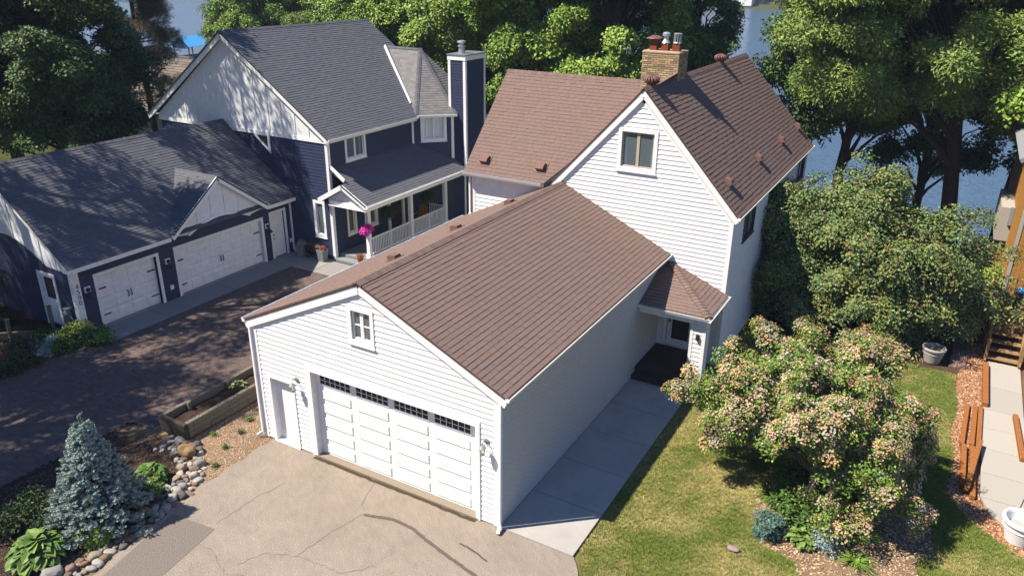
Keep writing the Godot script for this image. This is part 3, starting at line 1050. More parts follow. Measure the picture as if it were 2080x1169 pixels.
	# ---- chimney of cream brick with three flues
	var ch := Node3D.new()
	ch.name = "chimney"
	h.add_child(ch)
	var cx0 := -2.22
	var cx1 := -.94
	var cz0 := -14.1
	var cz1 := -13.2
	var cb := bx("core", ch, Vector3(cx0 + .01, 7.6, cz0 + .01), Vector3(cx1 - .01, 9.55, cz1 - .01), M.mortar)
	cb.set_meta("label", "mortar joints between the cream bricks")
	var cl := []
	for face in [[T3(Vector3(cx0, 0, cz1), XP, UP), cx1 - cx0, 8.28], [T3(Vector3(cx1, 0, cz1), -ZP, UP), cz1 - cz0, 8.5], [T3(Vector3(cx0, 0, cz0), ZP, UP), cz1 - cz0, 8.3]]:
		var yy: float = face[2]
		var r := 0
		while yy < 9.5:
			var x: float = -.1 if r % 2 else 0.0
			while x < face[1] - .02:
				var k := rng.randf_range(.62, 1.28)
				var rd := rng.randf_range(-.04, .05)
				cl.append({poly = R2(maxf(x + .007, 0), yy + .008, minf(x + .193, face[1]), yy + .062), t = face[0], z0 = rng.randf_range(.004, .014), z1 = rng.randf_range(.004, .014), y0 = yy, y1 = yy + .06, zb = -.012, col = Color((CREAMBRICK.r + rd) * k, CREAMBRICK.g * k, (CREAMBRICK.b) * k), parent = ch, name = "brick"})
				x += .2
			yy += .07
			r += 1
	flush(cl, 500, ch, "bricks", M.brick)
	var mc := MB.new()
	mc.box(Transform3D(Basis(), Vector3((cx0 + cx1) / 2, 9.57, (cz0 + cz1) / 2)), Vector3(cx1 - cx0 + .05, .1, cz1 - cz0 + .05), Color(.5, .37, .25), .03)
	put("crown", mc, M.brick, ch)
	for k in 3:
		var x := cx0 + .27 + k * .4
		var zc := (cz0 + cz1) / 2 + .12
		mc = MB.new()
		mc.box(Transform3D(Basis(), Vector3(x, 9.74, zc)), Vector3(.24, .26, .24))
		put("flue_tile", mc, M.rust, ch)
		mc = MB.new()
		if k == 0:
			mc.box(Transform3D(Basis(), Vector3(x, 9.93, zc)), Vector3(.2, .12, .2))
			mc.lathe(Transform3D(Basis().rotated(UP, PI / 4), Vector3(x, 9.99, zc)), [Vector2(.32, 0), Vector2(.3, .03), Vector2(.1, .1), Vector2(0, .1)], 4)
			put("rain_cap", mc, M.turbine, ch)
		elif k == 1:
			mc.lathe(Transform3D(Basis(), Vector3(x, 9.87, zc)), [Vector2(.15, 0), Vector2(.1, .08), Vector2(.085, .1), Vector2(.085, .2), Vector2(.13, .22), Vector2(.13, .3), Vector2(.07, .34), Vector2(0, .34)], 14)
			put("metal_cap", mc, M.metal, ch)
		else:
			mc.lathe(Transform3D(Basis(), Vector3(x, 9.87, zc)), [Vector2(.15, 0), Vector2(.15, .02), Vector2(.11, .05)], 14)
			for j in 10:
				var a := TAU * j / 10
				mc.bar(Vector3(x + cos(a) * .12, 9.9, zc + sin(a) * .12), Vector3(x + cos(a) * .12, 10.16, zc + sin(a) * .12), .025, .025)
			mc.lathe(Transform3D(Basis(), Vector3(x, 10.16, zc)), [Vector2(.14, 0), Vector2(.14, .03), Vector2(0, .04)], 14)
			put("spark_cage", mc, M.metal, ch)
	# cricket between chimney and main ridge
	mc = MB.new()
	mc.quad(Vector3(cx0 + .4, 8.62, cz1), Vector3(cx1 + .02, 8.98, cz1 - .02), Vector3(cx1 + .02, 8.8, -11.2), Vector3(cx0 + .9, 8.6, -11.4), BROWN)
	put("cricket", mc, M.shingle, h)
	# ---- entry porch: hip roof, siding-clad pier, brown deck
	var pz := -8.5
	var py := 2.58
	var tp := T3(Vector3(0.02, py, pz), XP, Vector3(0, .77, -2.03))
	var k1 := sqrt(.77 * .77 + 2.03 * 2.03)
	var pr := roof_node("porch_roof", h, tp, PackedVector2Array([Vector2(0, 0), Vector2(2.2, 0), Vector2(.28, k1), Vector2(0, k1)]), M.underlay, .06)
	shingles(list, pr, tp, PackedVector2Array([Vector2(0, -.03), Vector2(2.22, -.03), Vector2(.28, k1), Vector2(0, k1)]), .145, .24, BROWN, .04)
	var tq := T3(Vector3(2.22, py, pz), -ZP, Vector3(-1.92, .77, 0))
	var k2 := sqrt(1.92 * 1.92 + .77 * .77)
	var prq := PackedVector2Array([Vector2(0, 0), Vector2(2.03, 0), Vector2(2.03, k2)])
	var pr2 := roof_node("porch_roof", h, tq, prq, M.underlay, .06)
	shingles(list, pr2, tq, prq, .145, .24, BROWN, .04)
	caps(pr, Vector3(2.22, py, pz), Vector3(.3, 3.35, -10.5), Vector3(0, .93, .35), Vector3(.37, .93, 0), .14, BROWN, M.shingle)
	bx("porch_beam", h, Vector3(0.02, py - .3, pz - .12), Vector3(2.14, py - .04, pz - .02), M.trim)
	bx("porch_beam", h, Vector3(2.03, py - .3, -D + .03), Vector3(2.13, py - .045, pz - .12), M.trim)
	bx("porch_ceiling", h, Vector3(0.01, py - .16, -D + .03), Vector3(2.03, py - .13, pz - .12), M.white)
	gutter(h, Vector3(0.02, py - .01, pz), Vector3(2.24, py - .01, pz), ZP, M.gutter_in)
	gutter(h, Vector3(2.22, py - .01, pz + .1), Vector3(2.22, py - .01, -D + .04), XP, M.gutter_in)
	var pier := bx("porch_pier", h, Vector3(1.68, 0, -9.15), Vector3(2.12, py - .3, pz - .15), M.white)
	siding(pier, Transform3D(Basis(), Vector3(0, 0, pz - .15)), R2(1.68, 0.1, 2.12, py - .32), [R2(1.6, 0, 1.76, 3), R2(2.04, 0, 2.2, 3)], .15, M.white, .1)
	siding(pier, T3(Vector3(2.12, 0, 0), -ZP, UP), R2(8.73, 0.1, 9.07, py - .32), [], .15, M.white, .1)
	for q in [[1.66, 1.755], [2.045, 2.145]]:
		bx("corner_board", pier, Vector3(q[0], 0.02, pz - .2), Vector3(q[1], py - .3, pz - .12), M.trim)
	var dk := Node3D.new()
	dk.name = "porch_deck"
	h.add_child(dk)
	bx("deck_frame", dk, Vector3(0.02, 0, -D + .02), Vector3(1.66, .30, pz - .02), M.deckbrown)
	var z := pz + .01
	while z > -D + .15:
		bx("deck_board", dk, Vector3(0.02, .305, z - .135), Vector3(1.66, .35, z), M.deckbrown, .006)
		z -= .142
	bx("step_riser", dk, Vector3(0.02, 0.03, pz), Vector3(1.84, .14, pz + .28), M.deckbrown)
	bx("step_tread", dk, Vector3(0.02, .14, pz + .145), Vector3(1.86, .175, pz + .30), M.deckbrown, .006)
	bx("step_tread", dk, Vector3(0.02, .14, pz + .0), Vector3(1.86, .175, pz + .14), M.deckbrown, .006)
	bx("porch_lamp", h, Vector3(1.86, 1.72, pz - .15), Vector3(1.95, 1.92, pz - .04), M.dark, .02)
	flush(list, 300, h, "shingles", M.shingle)

const GREYS := Color(.168, .172, .196)

func face_frame(pts: Array) -> Dictionary:   # pts[0] -> pts[1] is the eave
	var o: Vector3 = pts[0]
	var u: Vector3 = (pts[1] - pts[0]).normalized()
	var w: Vector3 = pts[2] - pts[0]
	var v: Vector3 = (w - u * u.dot(w)).normalized()
	if u.cross(v).y < 0:
		u = -u
	var t := Transform3D(Basis(u, v, u.cross(v)), o)
	var p := PackedVector2Array()
	for q in pts:
		var l: Vector3 = q - o
		p.append(Vector2(l.dot(u), l.dot(v)))
	if Geometry2D.is_polygon_clockwise(p): p.reverse()
	return {t = t, poly = p}

func battens(parent: Node, t: Transform3D, poly: PackedVector2Array, gap: float, x0: float, mat: Material) -> void:
	var b := bounds(poly)
	var x := x0
	while x < b.end.x:
		for q in Geometry2D.intersect_polygons(poly, R2(x, b.position.y, x + .055, b.end.y)):
			var m := MB.new()
			m.slab(t, q, 0.0, .024, .024, 0, 1)
			put("batten", m, mat, parent)
		x += gap

func tri_trim(parent: Node, called: String, pts: Array, w: float, d: float, mat: Material, up: Vector3) -> void:
	for i in pts.size() - 1: board(called, parent, pts[i], pts[i + 1], w, d, mat, up)

func sectional_door(h: Node3D, t: Transform3D, r: Rect2, cols: int, pairs: Array) -> void:
	var d := Node3D.new()
	d.name = "garage_door"
	h.add_child(d, true)
	d.position = -h.position
	var m := MB.new()
	m.slab(t, R2(r.position.x, r.position.y + .02, r.end.x, r.end.y), -.2, -.15, -.15, 0, 1)
	put("door_leaf", m, M.door_white, d)
	var rows := 4
	var hh := (r.size.y - .02) / rows
	var cw := r.size.x / cols
	for j in rows:
		for i in cols:
			m = MB.new()
			var x0 := r.position.x + cw * i + .05
			var y0 := r.position.y + .02 + hh * j + .05
			var a := R2(x0, y0, x0 + cw - .1, y0 + hh - .1)
			var b := R2(x0 + .035, y0 + .035, x0 + cw - .135, y0 + hh - .135)
			for k in 4:
				var l := (k + 1) % 4
				m.quad(t * Vector3(a[k].x, a[k].y, -.15), t * Vector3(a[l].x, a[l].y, -.15), t * Vector3(b[l].x, b[l].y, -.128), t * Vector3(b[k].x, b[k].y, -.128))
			m.quad(t * Vector3(b[0].x, b[0].y, -.128), t * Vector3(b[1].x, b[1].y, -.128), t * Vector3(b[2].x, b[2].y, -.128), t * Vector3(b[3].x, b[3].y, -.128))
			put("panel", m, M.door_white, d)
	for e in [0, 1]:
		for y in [0.2, 0.72]:
			var x := r.position.x + .04 if e == 0 else r.end.x - .38
			m = MB.new()
			m.slab(t, R2(x, r.position.y + r.size.y * y - .025, x + .34, r.position.y + r.size.y * y + .025), -.15, -.11, -.11, 0, 1)
			put("strap_hinge", m, M.black, d)
	for x in pairs:
		for e in [-.07, .07]:
			m = MB.new()
			m.tube([t * Vector3(x + e, r.position.y + .78, -.13), t * Vector3(x + e, r.position.y + .82, -.08), t * Vector3(x + e, r.position.y + 1.0, -.08), t * Vector3(x + e, r.position.y + 1.05, -.13)], [.018, .018, .018, .018], 6)
			put("handle", m, M.black, d)
	m = MB.new()
	for q in [R2(r.position.x - .12, r.position.y, r.position.x, r.end.y), R2(r.end.x, r.position.y, r.end.x + .12, r.end.y), R2(r.position.x - .12, r.end.y, r.end.x + .12, r.end.y + .12)]:
		m.slab(t, q, -.2, .035, .035, 0, 1)
	put("casing", m, M.trim, d)

func round_lamp(h: Node3D, t: Transform3D, x: float, y: float) -> void:
	var l := Node3D.new()
	l.name = "wall_lamp"
	h.add_child(l, true)
	l.position = -h.position
	var m := MB.new()
	m.slab(t, R2(x - .11, y - .11, x + .11, y + .11), 0.0, .05, .05, 0, 1)
	put("mounting_block", m, M.trim, l)
	m = MB.new()
	m.lathe(Transform3D(Basis(t.basis.x, t.basis.z, -t.basis.y), t * Vector3(x, y, .05)), [Vector2(.08, 0), Vector2(.08, .04), Vector2(.05, .1), Vector2(0, .1)], 14)
	m.bar(t * Vector3(x, y - .02, .08), t * Vector3(x, y - .16, .2), .04, .04)
	m.lathe(Transform3D(Basis(), t * Vector3(x, y - .26, .2)), [Vector2(.12, 0), Vector2(.06, .08), Vector2(.05, .12), Vector2(0, .12)], 12)
	put("lamp_shade", m, M.black, l)

func build_blue_house() -> void:
	var h := thing("blue_house", "navy blue house with grey shingle roofs, pale gable, porch and three-bay garage wing", "house", Vector3(-19, BG, -2))
	h.set_meta("off", true)
	var list := []
	# ---------------- garage wing
	var tx := T3(Vector3(-19, 0, 0), -ZP, UP)           # faces +x, u = -z
	var single := Rect2(2.78, BG, 2.54, 2.03)
	var double := Rect2(6.25, BG, 4.55, 2.03)
	var man := Rect2(11.42, BG + .04, .78, 2.1)
	var rects := [single, double, man]
	var holes := []
	var holes2 := []
	for r in rects:
		holes.append(R2(r.position.x, r.position.y - .1, r.end.x, r.end.y))
		holes2.append(R2(r.position.x - .12, r.position.y - .2, r.end.x + .12, r.end.y + .12))
	var fp := R2(1.9, BG, 12.68, 2.3)
	var fw := sheet("garage_front_wall", h, tx, fp, holes, -.14, -.002, M.navy)
	holes2.append(R2(1.8, -2, 2.13, 3))
	siding(fw, tx, fp, holes2, .15, M.navy, BG, 3.7, .012)
	sectional_door(h, tx, single, 4, [single.get_center().x])
	sectional_door(h, tx, double, 8, [double.get_center().x])
	var dm := MB.new()
	dm.slab(tx, R2(man.position.x, man.position.y, man.end.x, man.end.y), -.12, -.07, -.07, 0, 1)
	var dd := put("service_door", dm, M.door_white, h)
	dm = MB.new()
	for q in [R2(man.position.x - .12, BG, man.position.x, man.end.y), R2(man.end.x, BG, man.end.x + .12, man.end.y), R2(man.position.x - .12, man.end.y, man.end.x + .12, man.end.y + .12)]: dm.slab(tx, q, -.14, .035, .035, 0, 1)
	put("casing", dm, M.trim, dd)
	dm = MB.new()
	for y in [.35, .52]: dm.slab(tx, R2(man.position.x + .06, y, man.position.x + .12, y + .06), -.07, -.02, -.02, 0, 1)
	put("handle", dm, M.black, dd)
	for q in [[2.36, 1.12], [5.8, 1.12], [11.12, 1.12]]: round_lamp(h, tx, q[0], q[1])
	for q in [[5.8, 0.0], [12.5, .05]]:
		dm = MB.new()
		dm.slab(tx, R2(q[0] - .08, q[1] - .1, q[0] + .08, q[1] + .08), 0, .05, .05, 0, 1)
		put("outlet_box", dm, M.trim, h)
	var cb := bx("corner_board", h, Vector3(-19.2, BG, -2.12), Vector3(-18.96, 2.05, -1.87), M.trim)
	var digits := "4590"
	for i in 4:
		var tm := TextMesh.new()
		var f := SystemFont.new()
		f.font_names = PackedStringArray(["Droid Sans"])
		tm.font = f
		tm.text = digits[i]
		tm.font_size = 64
		tm.pixel_size = 0.0036
		tm.depth = .012
		var o := mi("number_digit", tm, M.black, cb)
		o.transform = Transform3D(Basis(-ZP, UP, XP), Vector3(-18.95, 1.36 - i * .215, -2.0))
	# gable end, facing the garden bed
	var tg := Transform3D(Basis(), Vector3(0, 0, -1.9))
	var gp := PackedVector2Array([Vector2(-26.6, BG), Vector2(-19.0, BG), Vector2(-19.0, 2.2), Vector2(-22.82, 5.05), Vector2(-26.6, 2.2)])
	var gdoor := R2(-21.05, BG + .05, -20.2, 1.5)
	var gw := sheet("garage_gable_wall", h, tg, gp, [gdoor], -.14, -.002, M.navy)
	var up := PackedVector2Array([Vector2(-26.6, 2.0)])
	for i in 13:
		var a := i / 12.0
		up.append(Vector2(lerpf(-25.2, -20.4, a), 1.9 + .85 * sin(PI * a)))
	up.append_array(PackedVector2Array([Vector2(-19.0, 1.85), Vector2(-19.0, 2.2), Vector2(-22.82, 5.05), Vector2(-26.6, 2.2)]))
	siding(gw, tg, gp, [R2(-21.17, -2, -20.08, 1.62), up, R2(-19.22, -2, -18, 3)], .15, M.navy, BG, 3.7, .014)
	var gu := MB.new()
	gu.slab(tg, up, 0, .03, .03, 0, 1)
	var gun := put("gable_panel", gu, M.paleboard, h)
	battens(gun, tg.translated_local(Vector3(0, 0, .03)), up, .8, -26.2, M.paleboard)
	var gd := bx("garden_door", h, Vector3(-21.05, BG + .05, -2.02), Vector3(-20.2, 1.5, -1.96), M.door_white)
	bx("door_glass", gd, Vector3(-20.93, .55, -1.958), Vector3(-20.32, 1.38, -1.95), M.dark)
	for q in [[-21.17, BG, -21.05, 1.5], [-20.2, BG, -20.08, 1.5], [-21.17, 1.5, -20.08, 1.62]]: bx("casing", gd, Vector3(q[0], q[1], -2.0), Vector3(q[2], q[3], -1.86), M.trim)
	var ut := bx("utility_meter", h, Vector3(-19.75, BG + .35, -1.88), Vector3(-19.45, BG + 1.0, -1.72), M.flashing, .02)
	var um := MB.new()
	um.lathe(Transform3D(Basis(XP, ZP, -UP), Vector3(-19.6, BG + .8, -1.72)), [Vector2(.1, 0), Vector2(.1, .08), Vector2(0, .1)], 14)
	um.tube([Vector3(-19.6, BG + .35, -1.8), Vector3(-19.6, BG, -1.8)], [.03, .03], 8)
	um.tube([Vector3(-19.35, BG + .0, -1.8), Vector3(-19.35, BG + .6, -1.8), Vector3(-19.45, BG + .7, -1.8)], [.025, .025, .025], 8)
	put("meter_dial", um, M.metal, ut)
	bx("foundation", h, Vector3(-26.6, BG - .4, -12.6), Vector3(-19.01, BG - .01, -2.0), M.concrete)
	bx("garage_rear_wall", h, Vector3(-26.6, BG, -12.6), Vector3(-26.46, 2.3, -2.0), M.navy)
	# garage roof
	var gs := atan(.745)
	var run := 4.24
	var ey := 5.36 - run * .745
	var gl := run / cos(gs)
	var tr := T3(Vector3(-22.82 + run, ey, -1.6), -ZP, Vector3(-cos(gs), sin(gs), 0))
	var glen := 11.06
	var gr := roof_node("garage_roof", h, tr, R2(0, 0, glen, gl), M.underlay_grey)
	shingles(list, gr, tr, R2(0, -.03, glen, gl), .145, .24, GREYS, .07)
	var tl := T3(Vector3(-22.82 - run, ey, -12.66), ZP, Vector3(cos(gs), sin(gs), 0))
	var gr2 := roof_node("garage_roof", h, tl, R2(0, 0, glen, gl), M.underlay_grey)
	shingles(list, gr2, tl, R2(0, 0, glen, gl), .3, .6, GREYS, .07)
	caps(gr, Vector3(-22.82, 5.345, -1.58), Vector3(-22.82, 5.345, -12.66), Vector3(sin(gs), cos(gs), 0), Vector3(-sin(gs), cos(gs), 0), .15, GREYS, M.shingle)
	for s in [1, -1]: board("rake_board", gr, Vector3(-22.82, 5.17, -1.66), Vector3(-22.82 + s * run, ey - .17, -1.66), .2, .035, M.trim)
	# eave fascia, interrupted by the front dormer
	for q in [[-1.62, -5.85], [-10.98, -12.66]]:
		bx("fascia", gr, Vector3(-18.62, ey - .19, q[1]), Vector3(-18.57, ey + .0, q[0]), M.trim)
		bx("soffit", gr, Vector3(-19.0, ey - .2, q[1]), Vector3(-18.6, ey - .18, q[0]), M.trim)
	var fl := MB.new()
	fl.quad(Vector3(-18.65, ey + .03, -6.0), Vector3(-18.65, ey + .03, -5.88), Vector3(-21.2, ey + .03 + 2.55 * .745, -8.22), Vector3(-21.2, ey + .03 + 2.55 * .745, -8.36))
	put("valley_flashing", fl, M.flashing, gr)
	# dormer over the double door
	var pk := 4.1
	var dz := -8.41
	var dslope := (pk - 2.25) / 2.5
	var back := -22.82 + (5.36 - pk) / .745
	for s in [1, -1]:
		var e0 := Vector3(-18.5, 2.25, dz + s * 2.5)
		var ff := face_frame([e0, e0 + Vector3(-.2, 0, 0), Vector3(back, pk, dz), Vector3(-18.5, pk, dz)])
		var dr := roof_node("dormer_roof", h, ff.t, ff.poly, M.underlay_grey, .05)
		shingles(list, dr, ff.t, ff.poly, .145, .24, GREYS, .07)
		board("rake_board", dr, Vector3(-18.53, pk - .1, dz), Vector3(-18.53, 2.12, dz + s * 2.52), .2, .04, M.trim)
	var dp := PackedVector2Array([Vector2(5.98, 2.12)])
	for i in 11:
		var a := i / 10.0
		dp.append(Vector2(lerpf(6.75, 10.0, a), 2.0 + .42 * sin(PI * a)))
	dp.append_array(PackedVector2Array([Vector2(10.85, 2.12), Vector2(8.41, 3.92)]))
	var td := T3(Vector3(-18.72, 0, 0), -ZP, UP)
	dm = MB.new()
	dm.slab(td, dp, -.2, 0, 0, 0, 1)
	var dg := put("dormer_gable", dm, M.paleboard, h)
	battens(dg, td, dp, .72, 6.55, M.paleboard)
	dm = MB.new()
	for i in 10:
		var a := i / 10.0
		var b := (i + 1) / 10.0
		dm.bar(td * Vector3(lerpf(6.75, 10.0, a), 2.0 + .42 * sin(PI * a), .02), td * Vector3(lerpf(6.75, 10.0, b), 2.0 + .42 * sin(PI * b), .02), .05, .1, Color.WHITE, UP)
	put("arch_trim", dm, M.trim, dg)
	# ---------------- main house
	var tz := Transform3D(Basis(), Vector3(0, 0, -12.7))
	var wall := R2(-27.4, BG, -16.4, 5.06)
	var tw := Rect2(-17.38, .58, .44, 1.5)
	var twh := R2(tw.position.x, tw.position.y, tw.end.x, tw.end.y)
	var mw := sheet("gable_wall", h, tz, wall, [twh], -.14, -.002, M.navy)
	var hidden := PackedVector2Array([Vector2(-27.5, -1), Vector2(-19.0, -1), Vector2(-19.0, 2.2), Vector2(-22.82, 5.05), Vector2(-27.5, 1.9)])
	siding(mw, tz, wall, [hidden, R2(-17.51, .42, -16.81, 2.21), R2(-16.52, -2, -16.3, 6)], .15, M.navy, BG, 3.7, .022)
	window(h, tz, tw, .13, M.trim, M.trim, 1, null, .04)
	bx("corner_board", mw, Vector3(-16.52, BG, -12.8), Vector3(-16.37, 5.06, -12.67), M.trim)
	var gab := PackedVector2Array([Vector2(-27.5, 5.06), Vector2(-16.4, 5.06), Vector2(-16.4, 5.2), Vector2(-22.0, 9.2), Vector2(-27.5, 5.2)])
	dm = MB.new()
	dm.slab(tz, gab, -.14, .03, .03, 0, 1)
	var gn := put("gable_panel", dm, M.paleboard, h)
	battens(gn, tz.translated_local(Vector3(0, 0, .03)), gab, .8, -27.0, M.paleboard)
	bx("belt_board", gn, Vector3(-27.5, 4.9, -12.7), Vector3(-16.3, 5.08, -12.64), M.trim)
	# small triangular window above the garage roof
	var tp3 := PackedVector2Array([Vector2(-20.72, 4.86), Vector2(-19.98, 4.86), Vector2(-19.98, 4.28)])
	var tri := PackedVector2Array([Vector2(-21.0, 4.97), Vector2(-19.86, 4.97), Vector2(-19.86, 4.06)])
	dm = MB.new()
	for q in cut([PackedVector2Array([tri[0], Vector2(-20.4, 4.97), Vector2(-20.4, 4.49)]), PackedVector2Array([Vector2(-20.4, 4.97), tri[1], tri[2], Vector2(-20.4, 4.49)])], [tp3]): dm.slab(tz, q, 0, .05, .05, 0, 1)
	var tw3 := put("triangular_window", dm, M.trim, h)
	dm = MB.new()
	dm.slab(tz, tp3, 0, .03, .03, 0, 1)
	put("pane", dm, M.dark, tw3)
	# wall behind the porch, facing +x
	var t2 := T3(Vector3(-16.4, 0, 0), -ZP, UP)
	var xw := R2(12.7, BG, 18.95, 5.2)
	var rr := [Rect2(13.95, 3.98, 1.2, 1.02), Rect2(13.75, .5, .42, 1.5), Rect2(15.3, .5, .42, 1.5)]
	var hh := []
	var h2 := []
	for r in rr:
		hh.append(R2(r.position.x, r.position.y, r.end.x, r.end.y))
		h2.append(R2(r.position.x - .12, r.position.y - .16, r.end.x + .12, r.end.y + .12))
	var sw := sheet("porch_wall", h, t2, xw, hh, -.14, -.002, M.navy)
	h2.append(R2(12.6, -2, 12.84, 6)); h2.append(R2(18.85, -2, 19, 6)); h2.append(R2(16.5, -1, 17.9, 2.0))
	siding(sw, t2, xw, h2, .15, M.navy, BG, 3.7, .016)
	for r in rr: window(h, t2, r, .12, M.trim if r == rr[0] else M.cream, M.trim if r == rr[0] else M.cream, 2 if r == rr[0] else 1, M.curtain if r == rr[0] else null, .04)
	bx("corner_board", sw, Vector3(-16.45, BG, -12.83), Vector3(-16.365, 5.1, -12.7), M.trim)
	var fd := bx("front_door", h, Vector3(-16.42, -.26, -17.75), Vector3(-16.38, 1.85, -16.75), M.dark)
	for z in [-16.7, -17.85]: bx("pilaster", fd, Vector3(-16.44, -.27, z - .07), Vector3(-16.3, 2.2, z + .07), M.cream)
	# angled bay
	var bu := Vector3(1, 0, -1).normalized()
	var tb := T3(Vector3(-16.4, 0, -18.95), bu, UP)
	var bw := Rect2(.56, 4.0, 1.06, 1.08)
	var bwall := R2(0, BG, 2.12, 5.2)
	var bwn := sheet("bay_wall", h, tb, bwall, [R2(bw.position.x, bw.position.y, bw.end.x, bw.end.y)], -.14, -.002, M.navy)
	siding(bwn, tb, bwall, [R2(bw.position.x - .14, bw.position.y - .18, bw.end.x + .14, bw.end.y + .14), R2(-.1, -2, .07, 6), R2(2.0, -2, 2.2, 6)], .15, M.navy, BG, 3.7, .016)
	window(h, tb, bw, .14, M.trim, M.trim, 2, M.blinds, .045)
	dm = MB.new()
	dm.slab(tb, R2(-.03, 2.8, .07, 5.1), 0, .03, .03, 0, 1)
	dm.slab(tb, R2(2.0, 2.4, 2.14, 5.1), -.05, .035, .035, 0, 1)
	put("corner_board", dm, M.trim, bwn)
	bx("bay_wall", h, Vector3(-15.1, BG, -23.0), Vector3(-14.92, 5.2, -20.5), M.navy)
	bx("bay_wall", h, Vector3(-19, BG, -23.2), Vector3(-14.92, 5.2, -23.0), M.navy)
	bx("rear_wall", h, Vector3(-27.4, BG, -22.5), Vector3(-16.4, 5.2, -22.36), M.navy)
	bx("far_wall", h, Vector3(-27.4, BG, -22.36), Vector3(-27.26, 5.2, -12.84), M.navy)
	sheet("rear_gable", h, T3(Vector3(0, 0, -22.5), -XP, UP), PackedVector2Array([Vector2(16.4, 5.2), Vector2(27.5, 5.2), Vector2(22, 9.2)]), [], -.1, 0, M.paleboard)
	# main roof
	var rs := .706
	var ms := atan(rs)
	var mrun := 5.97
	var mey := 9.4 - mrun * rs
	var ml := mrun / cos(ms)
	var tm := T3(Vector3(-22 + mrun, mey, -12.36), -ZP, Vector3(-cos(ms), sin(ms), 0))
	var mp := R2(0, 0, 10.28, ml)
	var mr := roof_node("main_roof", h, tm, mp, M.underlay_grey)
	shingles(list, mr, tm, R2(0, -.03, 10.28, ml), .145, .24, GREYS, .07)
	var tm2 := T3(Vector3(-22 - mrun, mey, -22.64), ZP, Vector3(cos(ms), sin(ms), 0))
	var mr2 := roof_node("main_roof", h, tm2, mp, M.underlay_grey)
	shingles(list, mr2, tm2, mp, .3, .6, GREYS, .07)
	caps(mr, Vector3(-22, 9.385, -12.34), Vector3(-22, 9.385, -22.66), Vector3(sin(ms), cos(ms), 0), Vector3(-sin(ms), cos(ms), 0), .15, GREYS, M.shingle)
	for s in [1, -1]:
		board("rake_board", mr, Vector3(-22, 9.21, -12.42), Vector3(-22 + s * mrun, mey - .16, -12.42), .22, .04, M.trim)
		dm = MB.new()
		dm.quad(Vector3(-22, 9.24, -12.7), Vector3(-22, 9.24, -12.42), Vector3(-22 + s * mrun, mey - .15, -12.42), Vector3(-22 + s * mrun, mey - .15, -12.7))
		put("soffit", dm, M.trim, mr)
	var mex := -22 + mrun
	gutter(h, Vector3(mex - .02, mey, -12.38), Vector3(mex - .02, mey, -18.9), XP, null)
	bx("fascia", mr, Vector3(mex - .07, mey - .2, -18.9), Vector3(mex - .03, mey - .02, -12.4), M.trim)
	bx("soffit", mr, Vector3(-16.4, mey - .21, -18.9), Vector3(mex - .03, mey - .19, -12.4), M.trim)
	# bay roof
	var apex := Vector3(-17.75, 8.12, -21.7)
	var e1 := Vector3(-16.12, 5.22, -18.92)
	var e2 := Vector3(-14.62, 5.2, -20.42)
	var e3 := Vector3(-14.62, 5.2, -23.0)
	var e4 := Vector3(-16.1, 5.2, -24.5)
	var rb := Vector3(-20.15, 8.12, -21.9)
	for q in [[e1, e2, apex], [e2, e3, apex], [e3, e4, apex]]:
		var ff := face_frame(q)
		var o := roof_node("bay_roof", h, ff.t, ff.poly, M.underlay_grey, .06)
		shingles(list, o, ff.t, ff.poly, .15, .3, Color(.26, .25, .245), .14)
	var ff2 := face_frame([apex, rb, e1])
	var oo := roof_node("bay_roof", h, ff2.t, ff2.poly, M.underlay_grey, .06)
	shingles(list, oo, ff2.t, ff2.poly, .15, .3, Color(.26, .25, .245), .14)
	caps(oo, apex + UP * .02, e1 + UP * .02, Vector3(0, .8, .6), Vector3(.5, .8, .3), .12, GREYS, M.shingle)
	caps(oo, apex + UP * .02, e2 + UP * .02, Vector3(.3, .8, .5), Vector3(.6, .8, 0), .12, GREYS, M.shingle)
	caps(oo, apex, rb, Vector3(0, .7, .7), Vector3(0, .7, -.7), .13, GREYS, M.shingle)
	dm = MB.new()
	dm.bar(rb + Vector3(.05, .05, .2), Vector3(-16.75, 5.72, -19.35), .05, .14, Color.WHITE, Vector3(.58, .82, 0))
	put("valley_trim", dm, M.trim, oo)
	gutter(h, e1 + Vector3(.02, .02, -.02), e2 + Vector3(-.02, .02, .02), Vector3(.707, 0, .707), null)
	# chimney chase
	var ck := Node3D.new()
	ck.name = "chimney"
	h.add_child(ck)
	ck.position = -h.position
	var c0 := Vector3(-15.15, 2.0, -22.35)
	var c1 := Vector3(-14.17, 8.02, -20.5)
	bx("chase", ck, c0, c1, M.navy)
	siding(ck, Transform3D(Basis(), Vector3(0, 0, c1.z)), R2(c0.x + .12, 2.4, c1.x - .12, 7.9), [], .15, M.navy, 2.4, 3.7, .02)
	siding(ck, T3(Vector3(c1.x, 0, 0), -ZP, UP), R2(-c1.z + .12, 2.4, -c0.z - .12, 7.9), [], .15, M.navy, 2.4, 3.7, .016)
	for q in [[c0.x - .02, c1.z - .1], [c1.x - .12, c1.z - .12], [c1.x - .12, c0.z - .02]]:
		bx("corner_board", ck, Vector3(q[0], 2.2, q[1]), Vector3(q[0] + .145, 8.0, q[1] + .145), M.trim)
	bx("fascia", ck, c0 + Vector3(-.05, 5.86, -.05), c1 + Vector3(.05, .06, .05), M.trim)
	bx("cap", ck, c0 + Vector3(-.08, 6.085, -.08), c1 + Vector3(.08, .12, .08), M.flashing)
	dm = MB.new()
	dm.lathe(Transform3D(Basis(), Vector3(-14.75, 8.13, -21.1)), [Vector2(.17, 0), Vector2(.15, .3), Vector2(.2, .32), Vector2(.2, .38), Vector2(.13, .4), Vector2(.13, .5), Vector2(.22, .52), Vector2(.2, .6), Vector2(0, .64)], 16)
